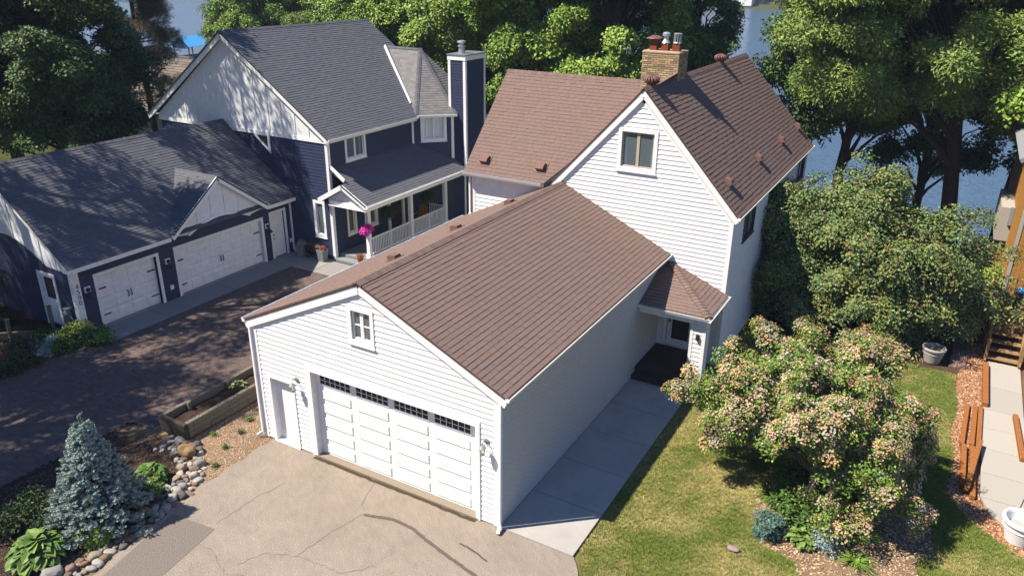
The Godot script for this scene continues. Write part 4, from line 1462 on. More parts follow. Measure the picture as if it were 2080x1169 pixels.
	put("flue_pipe", dm, M.metal, ck)
	# ---------------- porch
	var pe := Vector3(-14.1, 2.47, -12.35)
	var pv := Vector3(-2.3, 1.33, 0)
	var pl := pv.length()
	var tp := T3(pe, -ZP, pv)
	var pk2 := pl * .587
	var pp := PackedVector2Array([Vector2(0, 0), Vector2(8.2, 0), Vector2(8.2, pl * .4), Vector2(6.62, pl), Vector2(.34, pl), Vector2(.34, pk2), Vector2(0, pk2)])
	var pr := roof_node("porch_roof", h, tp, pp, M.underlay_grey, .07)
	shingles(list, pr, tp, pp, .145, .24, GREYS, .07)
	gutter(h, pe + Vector3(-.01, 0, 0), pe + Vector3(-.01, 0, -8.2), XP, null)
	bx("fascia", pr, Vector3(-14.2, 2.2, -20.5), Vector3(-14.13, 2.43, -12.4), M.trim)
	bx("ceiling", pr, Vector3(-16.38, 2.18, -19.9), Vector3(-14.2, 2.2, -12.45), M.paleboard)
	var peak := Vector3(-15.45, 3.25, -12.38)
	board("rake_board", pr, peak + Vector3(0, -.1, 0), Vector3(-14.1, 2.38, -12.38), .2, .05, M.trim)
	board("rake_board", pr, peak + Vector3(0, -.1, 0), Vector3(-16.86, 2.36, -12.38), .2, .05, M.trim)
	var ff3 := face_frame([Vector3(-16.9, 2.44, -12.36), Vector3(-16.9, 2.44, -12.68), peak + Vector3(0, 0, -.3), peak])
	var rp := roof_node("porch_roof", h, ff3.t, ff3.poly, M.underlay_grey, .05)
	shingles(list, rp, ff3.t, ff3.poly, .145, .24, GREYS, .07)
	dm = MB.new()
	dm.slab(Transform3D(Basis(), Vector3(0, 0, -12.6)), PackedVector2Array([Vector2(-16.5, 2.4), Vector2(-14.25, 2.4), Vector2(-15.45, 3.05)]), -.04, 0, 0, 0, 1)
	put("gable_infill", dm, M.paleboard, pr)
	bx("beam", pr, Vector3(-16.4, 2.2, -12.66), Vector3(-14.25, 2.4, -12.56), M.trim)
	board("skirt_trim", pr, Vector3(-16.34, 3.85, -12.75), Vector3(-15.5, 3.36, -12.66), .16, .05, M.trim)
	var pn := Node3D.new()
	pn.name = "porch"
	h.add_child(pn)
	pn.position = -h.position
	bx("deck_frame", pn, Vector3(-16.4, BG, -19.7), Vector3(-14.62, -.32, -12.95), M.greyboard)
	var z := -12.95
	while z > -19.6:
		bx("deck_board", pn, Vector3(-16.38, -.318, z - .135), Vector3(-14.6, -.28, z), M.oldwood if rng.randf() < .0 else M.greyboard, .005)
		z -= .142
	bx("step", pn, Vector3(-16.3, BG, -12.94), Vector3(-14.75, -.41, -12.55), M.greyboard, .01)
	for q in [-13.25, -16.45, -19.4]:
		bx("post", pn, Vector3(-14.9, -.28, q - .09), Vector3(-14.72, 2.22, q + .09), M.trim)
		bx("post_base", pn, Vector3(-14.93, -.28, q - .12), Vector3(-14.69, -.12, q + .12), M.trim)
	for q in [[-13.35, -16.35], [-16.55, -19.3]]:
		bx("rail", pn, Vector3(-14.85, .55, q[1]), Vector3(-14.77, .61, q[0]), M.trim)
		bx("rail", pn, Vector3(-14.84, -.2, q[1]), Vector3(-14.78, -.15, q[0]), M.trim)
		var n := 25
		for i in n:
			var zz := lerpf(q[0], q[1], (i + .5) / n)
			bx("baluster", pn, Vector3(-14.825, -.15, zz - .017), Vector3(-14.79, .55, zz + .017), M.trim)
		bx("rail_post", pn, Vector3(-14.84, -.3, (q[0] + q[1]) / 2 - .03), Vector3(-14.78, .55, (q[0] + q[1]) / 2 + .03), M.trim)
	bx("rail", pn, Vector3(-16.3, .55, -19.5), Vector3(-14.92, .61, -19.44), M.trim)
	bx("rail", pn, Vector3(-16.3, -.2, -19.5), Vector3(-14.92, -.15, -19.45), M.trim)
	for i in 12: bx("baluster", pn, Vector3(-16.2 + i * .11, -.15, -19.49), Vector3(-16.166 + i * .11, .55, -19.455), M.trim)
	downspout(h, Vector3(-14.2, 2.3, -20.42), Vector3(-14.2, BG + .1, -20.42), Vector3(.5, 0, 0), M.trim)
	downspout(h, Vector3(-18.94, 2.0, -12.6), Vector3(-18.94, BG + .1, -12.6), Vector3(.5, 0, 0), M.trim)
	flush(list, 300, h, "shingles", M.shingle)
	# ---------------- things on the porch and by the wall
	var ac := thing("porch_chair", "brown wooden slatted armchair on the porch of the navy house", "chair", Vector3(-15.75, -.28, -18.5))
	for i in 5: bx("back_slat", ac, Vector3(-.28 + i * .115, .3, -.3), Vector3(-.19 + i * .115, 1.0 - absf(i - 2) * .05, -.27), M.cedar)
	for i in 5: bx("seat_slat", ac, Vector3(-.28, .36 - i * .015, -.22 + i * .11), Vector3(.28, .385 - i * .015, -.12 + i * .11), M.cedar)
	for x in [-.32, .28]:
		bx("leg", ac, Vector3(x, 0, .22), Vector3(x + .05, .55, .3), M.cedar)
		bx("leg", ac, Vector3(x, 0, -.32), Vector3(x + .05, .55, -.25), M.cedar)
		bx("armrest", ac, Vector3(x - .04, .55, -.32), Vector3(x + .09, .575, .34), M.cedar)

# ---------------------------------------------------------------- foliage
func leaf_quad(m: MB, p: Vector3, dir: Vector3, nrm: Vector3, ln: float, wd: float, fold: float, col: Color) -> void:
	var s := dir.cross(nrm).normalized()
	var n := s.cross(dir).normalized()
	var a := p
	var b := p + dir * ln * .45 + s * wd * .5 + n * fold * ln
	var c := p + dir * ln
	var d := p + dir * ln * .45 - s * wd * .5 + n * fold * ln
	m.tri(a, b, c, col); m.tri(a, c, d, col)

func pick(r: RandomNumberGenerator, pal: Array, vary: float) -> Color:
	var c: Color = pal[r.randi() % pal.size()]
	var k := r.randf_range(1.0 - vary, 1.0 + vary)
	return Color(c.r * k, c.g * k, c.b * k)

func rdir(r: RandomNumberGenerator) -> Vector3:
	var z := r.randf_range(-1, 1)
	var a := r.randf() * TAU
	var q := sqrt(1 - z * z)
	return Vector3(q * cos(a), z, q * sin(a))

func clump(s: int, n: int, rad: float, flat: float, ln: float, wd: float, pal: Array, vary := .25, tilt := .6, fl := [], nf := 0, fs := .05) -> ArrayMesh:
	var r := RandomNumberGenerator.new()
	r.seed = s
	var m := MB.new()
	for i in n:
		var d := rdir(r) * pow(r.randf(), .45) * rad
		d.y *= flat
		var out := (Vector3(d.x, 0, d.z).normalized() + rdir(r) * .7 + Vector3(0, -.15, 0)).normalized()
		var nr := (UP + rdir(r) * tilt).normalized()
		leaf_quad(m, d, out, nr, ln * r.randf_range(.7, 1.25), wd * r.randf_range(.7, 1.25), r.randf_range(-.08, .14), pick(r, pal, vary))
	for i in nf:      # blossom: small cupped rosettes near the top of the spray
		var c := rdir(r) * pow(r.randf(), .4) * rad
		c.y = absf(c.y) * flat + ln * .3
		var col := pick(r, fl, .2)
		for k in 4:
			var a := TAU * k / 4 + r.randf()
			leaf_quad(m, c, Vector3(cos(a), r.randf_range(.0, .6), sin(a)).normalized(), UP, fs * r.randf_range(.7, 1.2), fs, .1, col)
	return m.mesh()

# one lobed crown as instances of a few leaf sprays
func crown(parent: Node, called: String, meshes: Array, mat: Material, lobes: Array, per: float, s: int, sc := Vector2(.75, 1.3), tone := .2, up := .55, shell := .5, center := Vector3.ZERO) -> void:
	var r := RandomNumberGenerator.new()
	r.seed = s
	for k in meshes.size():
		var tf := []
		var cl := []
		for l in lobes:
			var n := int(per * l[1] * l[1] / meshes.size()) + (1 if r.randf() < fposmod(per * l[1] * l[1] / meshes.size(), 1.0) else 0)
			for i in n:
				var d := rdir(r)
				d = (d + UP * .25).normalized()
				var p: Vector3 = l[0] + d * Vector3(l[1], l[1] * l[2], l[1]) * lerpf(shell, 1.0, sqrt(r.randf()))
				var y := (d * .6 + UP * up + (p - center).normalized() * .35 + rdir(r) * .25).normalized()
				var x := y.cross(rdir(r)).normalized()
				var q := r.randf_range(sc.x, sc.y)
				tf.append(Transform3D(Basis(x * q, y * q, x.cross(y) * q), p))
				var hue := r.randf_range(-tone, tone) * .7     # each spray a little yellower or bluer, at random
				cl.append(Color(1 + hue, 1, 1 - hue))
		if tf.is_empty(): continue
		var mm := MultiMesh.new()
		mm.transform_format = MultiMesh.TRANSFORM_3D
		mm.use_colors = true
		mm.mesh = meshes[k]
		mm.instance_count = tf.size()
		for i in tf.size():
			mm.set_instance_transform(i, tf[i]); mm.set_instance_color(i, cl[i])
		var o := MultiMeshInstance3D.new()
		o.name = called
		o.multimesh = mm
		o.material_override = mat
		o.set_meta("kind", "stuff")
		parent.add_child(o, true)

func scatter(called: String, meshes: Array, mat: Material, tf: Array, cl: Array, parent: Node = self) -> void:
	var m := MB.new()
	var mm := MultiMesh.new()
	mm.transform_format = MultiMesh.TRANSFORM_3D
	mm.use_colors = true
	mm.mesh = meshes[0]
	mm.instance_count = tf.size()
	for i in tf.size():
		mm.set_instance_transform(i, tf[i]); mm.set_instance_color(i, cl[i])
	var o := MultiMeshInstance3D.new()
	o.name = numbered(called) if parent == self else called
	o.multimesh = mm
	o.material_override = mat
	parent.add_child(o, true)
	o.set_meta("kind", "stuff")

var SPRAY := {}

func sprays() -> void:
	var maple := [Color(.10, .185, .022), Color(.13, .22, .026), Color(.075, .145, .02), Color(.165, .25, .034)]
	var bright := [Color(.15, .235, .03), Color(.19, .27, .04), Color(.11, .19, .025), Color(.21, .30, .05)]
	var ash := [Color(.165, .235, .05), Color(.205, .27, .065), Color(.125, .19, .04)]
	var dark := [Color(.042, .085, .022), Color(.055, .105, .026), Color(.034, .07, .02), Color(.075, .125, .03)]
	var mid := [Color(.075, .145, .027), Color(.095, .17, .032), Color(.06, .12, .024)]
	for q in [["maple", maple, .21, .17], ["bright", bright, .20, .16], ["ash", ash, .22, .075], ["dark", dark, .20, .15], ["mid", mid, .19, .15]]:
		var a := []
		for k in 3: a.append(clump(40 + k, 36, .54, .42, q[2] * .76, q[3] * .76, q[1]))
		SPRAY[q[0]] = a
	var lil := [Color(.115, .16, .045), Color(.14, .19, .058), Color(.09, .13, .036), Color(.165, .205, .07)]
	SPRAY.lilac = [clump(50, 26, .3, .5, .1, .07, lil), clump(51, 26, .3, .5, .1, .07, lil), clump(52, 22, .3, .5, .1, .07, lil, .25, .6, [Color(.17, .10, .05), Color(.14, .085, .04)], 4, .045)]
	var cr := [Color(.11, .18, .03), Color(.15, .23, .035), Color(.08, .135, .022)]
	var bl := [Color(.46, .30, .23), Color(.36, .20, .10), Color(.50, .36, .31), Color(.30, .17, .08), Color(.26, .16, .07)]
	SPRAY.crab = [clump(62, 22, .2, .5, .085, .05, cr), clump(63, 20, .2, .5, .085, .05, cr, .25, .8, bl, 3, .036)]
	var rose := [Color(.44, .32, .26), Color(.50, .38, .32), Color(.36, .25, .17), Color(.40, .29, .21)]
	var rust := [Color(.38, .26, .13), Color(.32, .21, .10), Color(.44, .32, .19), Color(.26, .17, .08)]
	SPRAY.bloom = [clump(60, 15, .2, .45, .08, .045, cr, .25, .7, rose, 17, .031), clump(61, 14, .2, .45, .08, .045, cr, .25, .7, rust, 18, .031), clump(64, 18, .2, .5, .08, .045, cr, .25, .7, rose + rust, 9, .031)]
	var pine := [Color(.10, .105, .045), Color(.16, .12, .06), Color(.22, .15, .08), Color(.085, .10, .045)]
	SPRAY.pine = [clump(70, 60, .34, .6, .2, .014, pine, .3, 1.6), clump(71, 60, .34, .6, .2, .014, pine, .3, 1.6)]
	var sp := [Color(.25, .345, .32), Color(.31, .41, .38), Color(.19, .27, .255), Color(.36, .45, .40)]
	# spruce tip: a bottle-brush of needles along a twig (along +y)
	var r := RandomNumberGenerator.new()
	r.seed = 77
	var a2 := []
	for k in 2:
		var m := MB.new()
		m.tube([Vector3.ZERO, Vector3(0, .12, 0)], [.007, .004], 4, Color(.16, .11, .07))
		for i in 46:
			var f := r.randf()
			var ang := r.randf() * TAU
			var d := Vector3(cos(ang), .75, sin(ang)).normalized()
			leaf_quad(m, Vector3(0, f * .12, 0), d, d.cross(Vector3(-sin(ang), 0, cos(ang))), .042, .011, 0.0, pick(r, sp, .2))
		a2.append(m.mesh())
	SPRAY.spruce = a2
	var herb := [Color(.09, .16, .03), Color(.12, .20, .04), Color(.06, .115, .025)]
	SPRAY.herb = [clump(80, 22, .15, .8, .11, .05, herb, .25, .8)]
	SPRAY.lime = [clump(81, 24, .15, .8, .1, .04, [Color(.26, .33, .06), Color(.34, .40, .10), Color(.20, .27, .05)], .2, .8)]
	SPRAY.silver = [clump(82, 22, .14, .8, .09, .035, [Color(.26, .31, .31), Color(.33, .38, .37), Color(.20, .26, .26)], .2, .8)]
	SPRAY.bluegreen = [clump(83, 26, .13, .8, .06, .025, [Color(.10, .18, .14), Color(.13, .22, .17), Color(.08, .14, .12)], .2, .8)]
	SPRAY.deep = [clump(84, 24, .17, .7, .1, .05, [Color(.025, .05, .015), Color(.035, .065, .02), Color(.05, .08, .025)], .2, .8)]
	SPRAY.pink = [clump(85, 30, .11, .8, .06, .055, [Color(.62, .04, .38), Color(.72, .08, .48), Color(.5, .03, .3)], .2, 1.0)]
	SPRAY.red = [clump(86, 18, .09, .8, .05, .045, [Color(.5, .03, .02), Color(.42, .05, .03), Color(.06, .12, .03)], .2, 1.0)]

# ---------------------------------------------------------------- trees
func lobes_in(r: RandomNumberGenerator, c: Vector3, rad: Vector3, n: int, lr: Vector2, flat := .7, inner := .45) -> Array:
	var o := []
	for i in n:
		var d := rdir(r)
		var f := lerpf(inner, 1.0, sqrt(r.randf()))
		var p := c + Vector3(d.x * rad.x, d.y * rad.y, d.z * rad.z) * f
		var q := r.randf_range(lr.x, lr.y)
		# each bough carries several flat sprays at uneven reach
		for k in 5:
			var e := rdir(r) + d * .6
			o.append([p + Vector3(e.x, e.y * .5, e.z) * q * r.randf_range(.3, 1.25), q * r.randf_range(.3, .6), flat * r.randf_range(.6, 1.1)])
	return o

func limb(m: MB, a: Vector3, b: Vector3, r0: float, r1: float, r: RandomNumberGenerator, sag := .15) -> void:
	var pts := []
	var rad := []
	var ln := a.distance_to(b)
	for i in 6:
		var f := i / 5.0
		pts.append(a.lerp(b, f) + UP * sin(f * PI) * ln * sag + rdir(r) * ln * .035 * sin(f * PI))
		rad.append(lerpf(r0, r1, f))
	m.tube(pts, rad, 6)

func tree(called: String, label: String, at: Vector3, top: float, base: float, rad: float, trunk: float, spray: String, s: int, group := "", nl := 34, per := 70.0, lean := Vector3.ZERO, bark: Material = null) -> Node3D:
	var r := RandomNumberGenerator.new()
	r.seed = s
	var t := thing(called, label, "tree", at, group)
	var cy := (top + base) / 2
	var c := Vector3(lean.x, cy, lean.z)
	var lobes := lobes_in(r, c, Vector3(rad * .78, (top - base) * .42, rad * .78), nl, Vector2(rad * .15, rad * .29))
	var m := MB.new()
	var pts := []
	var rd := []
	for i in 7:
		var f := i / 6.0
		pts.append(Vector3(lean.x * f * f, lerpf(-.2, top * .8, f), lean.z * f * f) + rdir(r) * trunk * .6 * sin(f * PI))
		rd.append(trunk * (1.35 if i == 0 else 1.0 - .72 * f))
	m.tube(pts, rd, 9)
	var b: Material = M.bark if bark == null else bark
	put("trunk", m, b, t)
	m = MB.new()
	for li in range(0, lobes.size(), 8):
		var l: Array = lobes[li]
		var hy: float = clampf(l[0].y * .72 - .6, base * .45, top * .72)
		var f := clampf((hy + .2) / (top * .8 + .2), 0, 1)
		limb(m, Vector3(lean.x * f * f, hy, lean.z * f * f), l[0], trunk * .3, trunk * .05, r)
	put("limbs", m, b, t)
	crown(t, "crown", SPRAY[spray], M.leaf, lobes, per, s + 1, Vector2(.8, 1.35), .2, .55, .25, c)
	return t

func build_trees() -> void:
	sprays()
	var G := "trees along the lake shore"
	# big shade trees by the water behind the two houses
	for q in [
		[-60.0, -49.0, 15.0, .5, 5.0, .35, "ash", "pale tree at the water's edge right of the boathouse", 0.0],
		[-53.0, -44.0, 14.0, .0, 4.4, .3, "maple", "green tree rising just behind the pale gable's peak", 0.0],
		[-47.0, -47.0, 15.0, 1.0, 5.5, .35, "ash", "loose pale green tree at the water beyond the pale gable", 0.0],
		[-38.0, -43.0, 15.5, .5, 5.5, .35, "bright", "bright leafy tree rising straight behind the navy house's main ridge", 0.0],
		[-30.0, -36.0, 16.0, .0, 5.5, .4, "maple", "full maple behind the far end of the navy house's ridge", 0.0],
		[-22.5, -33.0, 17.0, 1.0, 5.2, .4, "bright", "yellow-green maple behind the navy chimney", 0.0],
		[-16.0, -31.0, 17.0, .8, 4.8, .4, "maple", "broad maple between navy chimney and the brown wing roof", 0.0],
		[-10.2, -30.0, 17.0, 1.4, 4.6, .4, "bright", "bright maple behind the cream brick chimney", 0.0],
		[-6.9, -34.0, 15.0, 2.5, 2.9, .3, "mid", "dark green tree right behind the chimney flues", 0.0],
		[-0.3, -34.0, 14.0, 1.5, 2.6, .3, "dark", "dark tree beyond the far brown gable end", 0.0],
		[2.5, -31.5, 16.0, 3.4, 4.0, .33, "mid", "tree with forked trunk showing water on both sides", 0.6],
		[8.1, -28.0, 19.0, 4.6, 6.2, .42, "ash", "tall ash with thick bare trunk above the lilac", -3.4],
		[6.4, -35.0, 16.0, -.6, 3.5, .3, "dark", "dark tree low over the water behind the ash", 0.0],
		[10.4, -33.5, 17.0, 1.2, 4.2, .32, "dark", "dark leaning tree beside the thick bare trunk", .6],
		[14.5, -28.0, 16.0, 2.5, 5.0, .4, "bright", "bright tree overhanging from beyond the cedar house", -1.0],
	]:
		var gy := ground_y(q[0], q[1])
		tree("shade_tree", q[7], Vector3(q[0], gy, q[1]), q[2] - gy, q[3] - gy, q[4], q[5], q[6], int(absf(q[0]) * 13 + absf(q[1])), G, 92 if q[4] > 4.3 else 50, 60.0, Vector3(q[8], 0, 0))
	# dark trees left of the navy house and those further left whose shade falls on roof and paving
	var H := "trees shading the navy house"
	for q in [
		[-34.9, -12.2, 15.0, 1.0, 4.6, .4, "dark", "dense dark tree behind the navy garage ridge"],
		[-41.0, -12.5, 16.0, 1.5, 5.0, .4, "dark", "dark tree standing beyond the garage, left of the dense one"],
	]:
		var gy := ground_y(q[0], q[1])
		tree("dark_tree", q[7], Vector3(q[0], gy, q[1]), q[2] - gy, q[3] - gy, q[4], q[5], q[6], int(absf(q[0]) * 7 + absf(q[1])), H, 90, 52.0)
	for q in [
		[-33.5, -3.5, 19.5, 11.6, 4.6, .4, "mid", 4.9, -4.1],
		[-24.5, 0.8, 18.5, 11.2, 3.8, .36, "mid", 0.0, 0.0],
		[-25.0, 6.5, 18.5, 9.5, 4.0, .38, "mid", 0.0, 0.0],
		[-20.8, 8.2, 17.5, 9.5, 3.9, .38, "mid", 0.0, 0.0],
		[-21.5, 14.0, 18.0, 9.0, 4.2, .38, "mid", 0.0, 0.0],
		[-31.5, 5.5, 18.0, 8.0, 4.5, .38, "mid", 0.0, 0.0],
	]:
		var gy := ground_y(q[0], q[1])
		tree("tall_tree", "tall green tree beyond the navy garage that shades the pavers", Vector3(q[0], gy, q[1]), q[2] - gy, q[3] - gy, q[4], q[5], q[6], int(absf(q[0]) * 5 + absf(q[1])), H, 40, 16.0, Vector3(q[7], 0, q[8]))
	# thin brownish pine
	var r := RandomNumberGenerator.new()
	r.seed = 5
	var pt := thing("pine_tree", "thin pine with sparse browning needles beside the pale gable", "tree", Vector3(-41.2, ground_y(-41.2, -22), -22), "")
	var m := MB.new()
	m.tube([Vector3(0, -.2, 0), Vector3(.1, 4, 0), Vector3(-.1, 8, .1), Vector3(0, 14, 0)], [.26, .22, .17, .05], 9)
	put("trunk", m, M.bark, pt)
	var lobes := []
	m = MB.new()
	for i in 64:
		var y := lerpf(2.2, 14.0, pow(i / 63.0, .8))
		var a := r.randf() * TAU
		var ln := lerpf(3.1, 1.2, y / 14.0) * r.randf_range(.6, 1.1) * (1.0 if y > 6.0 else .9)
		var e := Vector3(cos(a) * ln, y + ln * .18, sin(a) * ln)
		m.tube([Vector3(0, y, 0), Vector3(e.x * .5, y + .1, e.z * .5), e], [.05, .035, .012], 5)
		if y > 5.4 or cos(a) > .2:
			lobes.append([e, .75 if y > 5.4 else .45, .6]); lobes.append([e * Vector3(.6, 1, .6) + Vector3(0, 0, 0), .5, .6])
	put("branches", m, M.bark, pt)
	crown(pt, "needles", SPRAY.pine, M.needle, lobes, 46.0, 6, Vector2(.8, 1.3), .25, .4, .2, Vector3(0, 8, 0))
	# low growth on the bank so that the shoreline reads
	for q in [[-4.5, -33.5, "behind the far brown ridge"], [0.8, -34.5, "left of the forked trunk"], [5.6, -33.0, "between forked trunk and thick trunk"], [11.5, -31.5, "beside the leaning dark tree"], [13.5, -26.5, "behind the cedar house balcony"], [-14.0, -33.5, "behind the brown wing roof"], [-20.0, -34.5, "behind the navy chimney"]]:
		var gy := ground_y(q[0], q[1])
		var b := thing("bank_shrub", "low dark bank shrub " + q[2], "shrub", Vector3(q[0], gy, q[1]), "shrubs along the bank")
		m = MB.new()
		for k in 5: limb(m, Vector3(0, -.1, 0), Vector3(cos(k * 1.3) * .9, .9, sin(k * 1.3) * .9), .04, .01, r)
		put("stems", m, M.bark, b)
		crown(b, "foliage", SPRAY.mid, M.leaf, lobes_in(r, Vector3(0, .7, 0), Vector3(1.3, .6, 1.2), 9, Vector2(.4, .7)), 40.0, int(q[0] * 3 + 90), Vector2(.5, .9))

# ---------------------------------------------------------------- far things
func build_far() -> void:
	# neighbour's long tan roof beyond the pine
	var n := thing("tan_roof_house", "low house with long weathered tan-grey roof beyond the pine", "house", Vector3(-50, ground_y(-50, -26), -26))
	var list := []
	bx("wall", n, Vector3(-14, 0, -9.5), Vector3(13, 2.4, -.6), M.greyboard)
	for s in [1, -1]:
		var e := [Vector3(-15, 2.2, -5 + s * 5.4), Vector3(14, 2.2, -5 + s * 5.4), Vector3(14, 5.6, -5), Vector3(-15, 5.6, -5)]
		var ff := face_frame(e)
		var o := roof_node("roof", n, ff.t, ff.poly, M.deckwood)
		if s == 1:
			shingles(list, o, ff.t, ff.poly, .3, 1.0, Color(.24, .20, .165), .2, .035)
			bx("roof_vent", o, Vector3(8.0, 4.4, -2.7), Vector3(8.5, 4.8, -2.3), M.dark)
	flush(list, 60, n, "shingles", M.shingle)
	# boathouse with a blue roof on the dock
	var b := thing("boathouse", "open boathouse with bright blue roof standing in the lake", "boathouse", Vector3(-119, -4.2, -88))
	b.scale = Vector3.ONE * .75
	for q in [[-2.6, -2.2], [2.6, -2.2], [-2.6, 3.0], [2.6, 3.0]]: bx("post", b, Vector3(q[0] - .12, 0, q[1] - .12), Vector3(q[0] + .12, 2.5, q[1] + .12), M.bark)
	bx("deck", b, Vector3(-3.2, .2, -3), Vector3(3.6, .5, 4.2), M.palebark)
	var bm := MB.new()
	bm.slab(Transform3D(Basis(), Vector3(0, 0, 3.1)), PackedVector2Array([Vector2(-3.0, 2.4), Vector2(3.0, 2.4), Vector2(3.0, 3.0), Vector2(0, 5.0), Vector2(-3.0, 3.0)]), -.1, 0, 0, 0, 1)
	put("gable_board", bm, M.blueboard, b)
	for s in [1, -1]:
		var ff := face_frame([Vector3(s * 3.4, 2.9, 3.4), Vector3(s * 3.4, 2.9, -3), Vector3(0, 5.2, -3), Vector3(0, 5.2, 3.4)])
		roof_node("roof", b, ff.t, ff.poly, M.blueroof, .08)
	# canopy of a boat lift
	var c := thing("boat_lift", "boat lift with tan and green canvas canopy on the lake", "boat lift", Vector3(-35.9, -4.3, -58.3))
	for q in [[-.9, -2], [.9, -2], [-.9, 2], [.9, 2]]: bx("post", c, Vector3(q[0] - .05, 0, q[1] - .05), Vector3(q[0] + .05, 3.0, q[1] + .05), M.metal)
	bm = MB.new()
	for i in 8:
		var a0 := PI * i / 8
		var a1 := PI * (i + 1) / 8
		bm.quad(Vector3(cos(a1) * 1.3, 3.3 + sin(a1) * .7, 3), Vector3(cos(a0) * 1.3, 3.3 + sin(a0) * .7, 3), Vector3(cos(a0) * 1.3, 3.3 + sin(a0) * .7, -3), Vector3(cos(a1) * 1.3, 3.3 + sin(a1) * .7, -3))
		bm.tri(Vector3(0, 3.3, 3), Vector3(cos(a0) * 1.3, 3.3 + sin(a0) * .7, 3), Vector3(cos(a1) * 1.3, 3.3 + sin(a1) * .7, 3))
	put("canopy", bm, M.canvas_tan, c)
	bx("valance", c, Vector3(-1.32, 2.6, -3.02), Vector3(1.32, 3.32, 3.02), M.canvas_green)
	# a far shore that reads as one wooded mass, with a few houses
	var r := RandomNumberGenerator.new()
	r.seed = 8
	var tf := []
	var cl := []
	var far := clump(90, 40, 3.2, .9, 2.2, 1.8, [Color(.03, .065, .02), Color(.05, .09, .025), Color(.02, .05, .018)], .3, 1.0)
	for i in 1500:
		var x := r.randf_range(-420, 160)
		var z := r.randf_range(-372, -352)
		tf.append(Transform3D(Basis().scaled(Vector3.ONE * r.randf_range(.7, 1.5)), Vector3(x, ground_y(x, z) + r.randf_range(1.5, 6), z)))
		cl.append(Color.WHITE)
	scatter("far_trees", [far], M.leaf, tf, cl)
	for q in [[-118.0, M.greyboard, "dark grey"], [-96.0, M.canvas_tan, "tan"], [-84.0, M.paleboard, "white"]]:
		var f := thing("shore_house", "tiny %s house on the far shore of the lake" % q[2], "house", Vector3(q[0], ground_y(q[0], -349), -349), "houses on the far shore")
		bx("wall", f, Vector3(-5, -.5, -4), Vector3(5, 3.5, 4), q[1])
		var fr := MB.new()
		fr.slab(Transform3D(Basis(), Vector3(0, 0, 4.4)), PackedVector2Array([Vector2(-5.6, 3.4), Vector2(5.6, 3.4), Vector2(0, 6)]), -8.8, 0, 0, 0, 1)
		put("roof", fr, M.greyboard, f)

# ---------------------------------------------------------------- gardens
func rock_mesh(s: int, flat: float) -> ArrayMesh:
	var f := FastNoiseLite.new()
	f.seed = s
	f.frequency = .9
	var m := MB.new()
	var n := 10
	var k := 14
	var P := []
	for i in n + 1:
		var row := []
		for j in k:
			var a := PI * i / n
			var b := TAU * j / k
			var d := Vector3(sin(a) * cos(b), cos(a), sin(a) * sin(b))
			var q := Vector3(signf(d.x) * pow(absf(d.x), .75), signf(d.y) * pow(absf(d.y), .7), signf(d.z) * pow(absf(d.z), .75))
			row.append(q * Vector3(1, flat, .72) * (1.0 + .28 * f.get_noise_3dv(d * 1.3) + .06 * f.get_noise_3dv(d * 5.0)))
		P.append(row)
	var N := []
	for i in n + 1:
		var row := []
		for j in k:
			var a: Vector3 = P[mini(i + 1, n)][j] - P[maxi(i - 1, 0)][j]
			var b: Vector3 = P[i][(j + 1) % k] - P[i][(j + k - 1) % k]
			var c := b.cross(a)
			row.append(c.normalized() if c.length() > 1e-5 else P[i][j].normalized())
			if row[j].dot(P[i][j]) < 0: row[j] = -row[j]
		N.append(row)
	for i in n:
		for j in k:
			var l := (j + 1) % k
			m.tris(P[i][j], P[i][l], P[i + 1][l], N[i][j], N[i][l], N[i + 1][l])
			m.tris(P[i][j], P[i + 1][l], P[i + 1][j], N[i][j], N[i + 1][l], N[i + 1][j])
	return m.mesh()

func hosta_leaf(s: int, pal: Array) -> ArrayMesh:
	var r := RandomNumberGenerator.new()
	r.seed = s
	var m := MB.new()
	var c := pick(r, pal, .12)
	var n := 7
	var L := []
	var R := []
	var K := []
	for i in n + 1:
		var t := i / float(n)
		var w := .42 * pow(sin(PI * pow(t, .75)), .8) if t < 1 else 0.0
		var y := .32 * t - .55 * t * t
		K.append(Vector3(0, y, t)); L.append(Vector3(-w, y + w * .28, t)); R.append(Vector3(w, y + w * .28, t))
	for i in n:
		var cc := Color(c.r, c.g, c.b)
		m.quad(K[i], K[i + 1], L[i + 1], L[i], cc)
		m.quad(R[i], R[i + 1], K[i + 1], K[i], cc)
	return m.mesh()

func hosta(label: String, at: Vector3, rad: float, n: int, s: int, pal: Array) -> void:
	var r := RandomNumberGenerator.new()
	r.seed = s
	var t := thing("hosta", label, "plant", at, "")
	var ms := []
	for k in 4: ms.append(hosta_leaf(s * 10 + k, pal))
	for i in n:
		var ring := sqrt((i + .5) / n)
		var a := i * 2.4 + r.randf_range(-.3, .3)
		var d := Vector3(cos(a), 0, sin(a))
		var ln := rad * r.randf_range(.27, .40)
		var p := d * rad * ring * .72 + UP * rad * (.72 - .5 * ring * ring) * r.randf_range(.8, 1.1)
		var z := (d * (0.35 + ring) + UP * (.55 - .7 * ring)).normalized()
		var x := UP.cross(z).normalized()
		var o := mi("leaf", ms[r.randi() % 4], M.leaf, t)
		o.transform = Transform3D(Basis(x * ln * .95, z.cross(x) * ln, z * ln), p - z * ln * .45)
		o.rotate_object_local(ZP, r.randf_range(-.35, .35))
	var m := MB.new()
	for i in 14:
		var a := i * 2.4
		m.tube([Vector3(0, -.03, 0), Vector3(cos(a), 0, sin(a)) * rad * .25 + UP * rad * .3, Vector3(cos(a), 0, sin(a)) * rad * .5 + UP * rad * .45], [.008, .006, .004], 4)
	put("stalks", m, mat(lin(.10, .16, .04)), t)

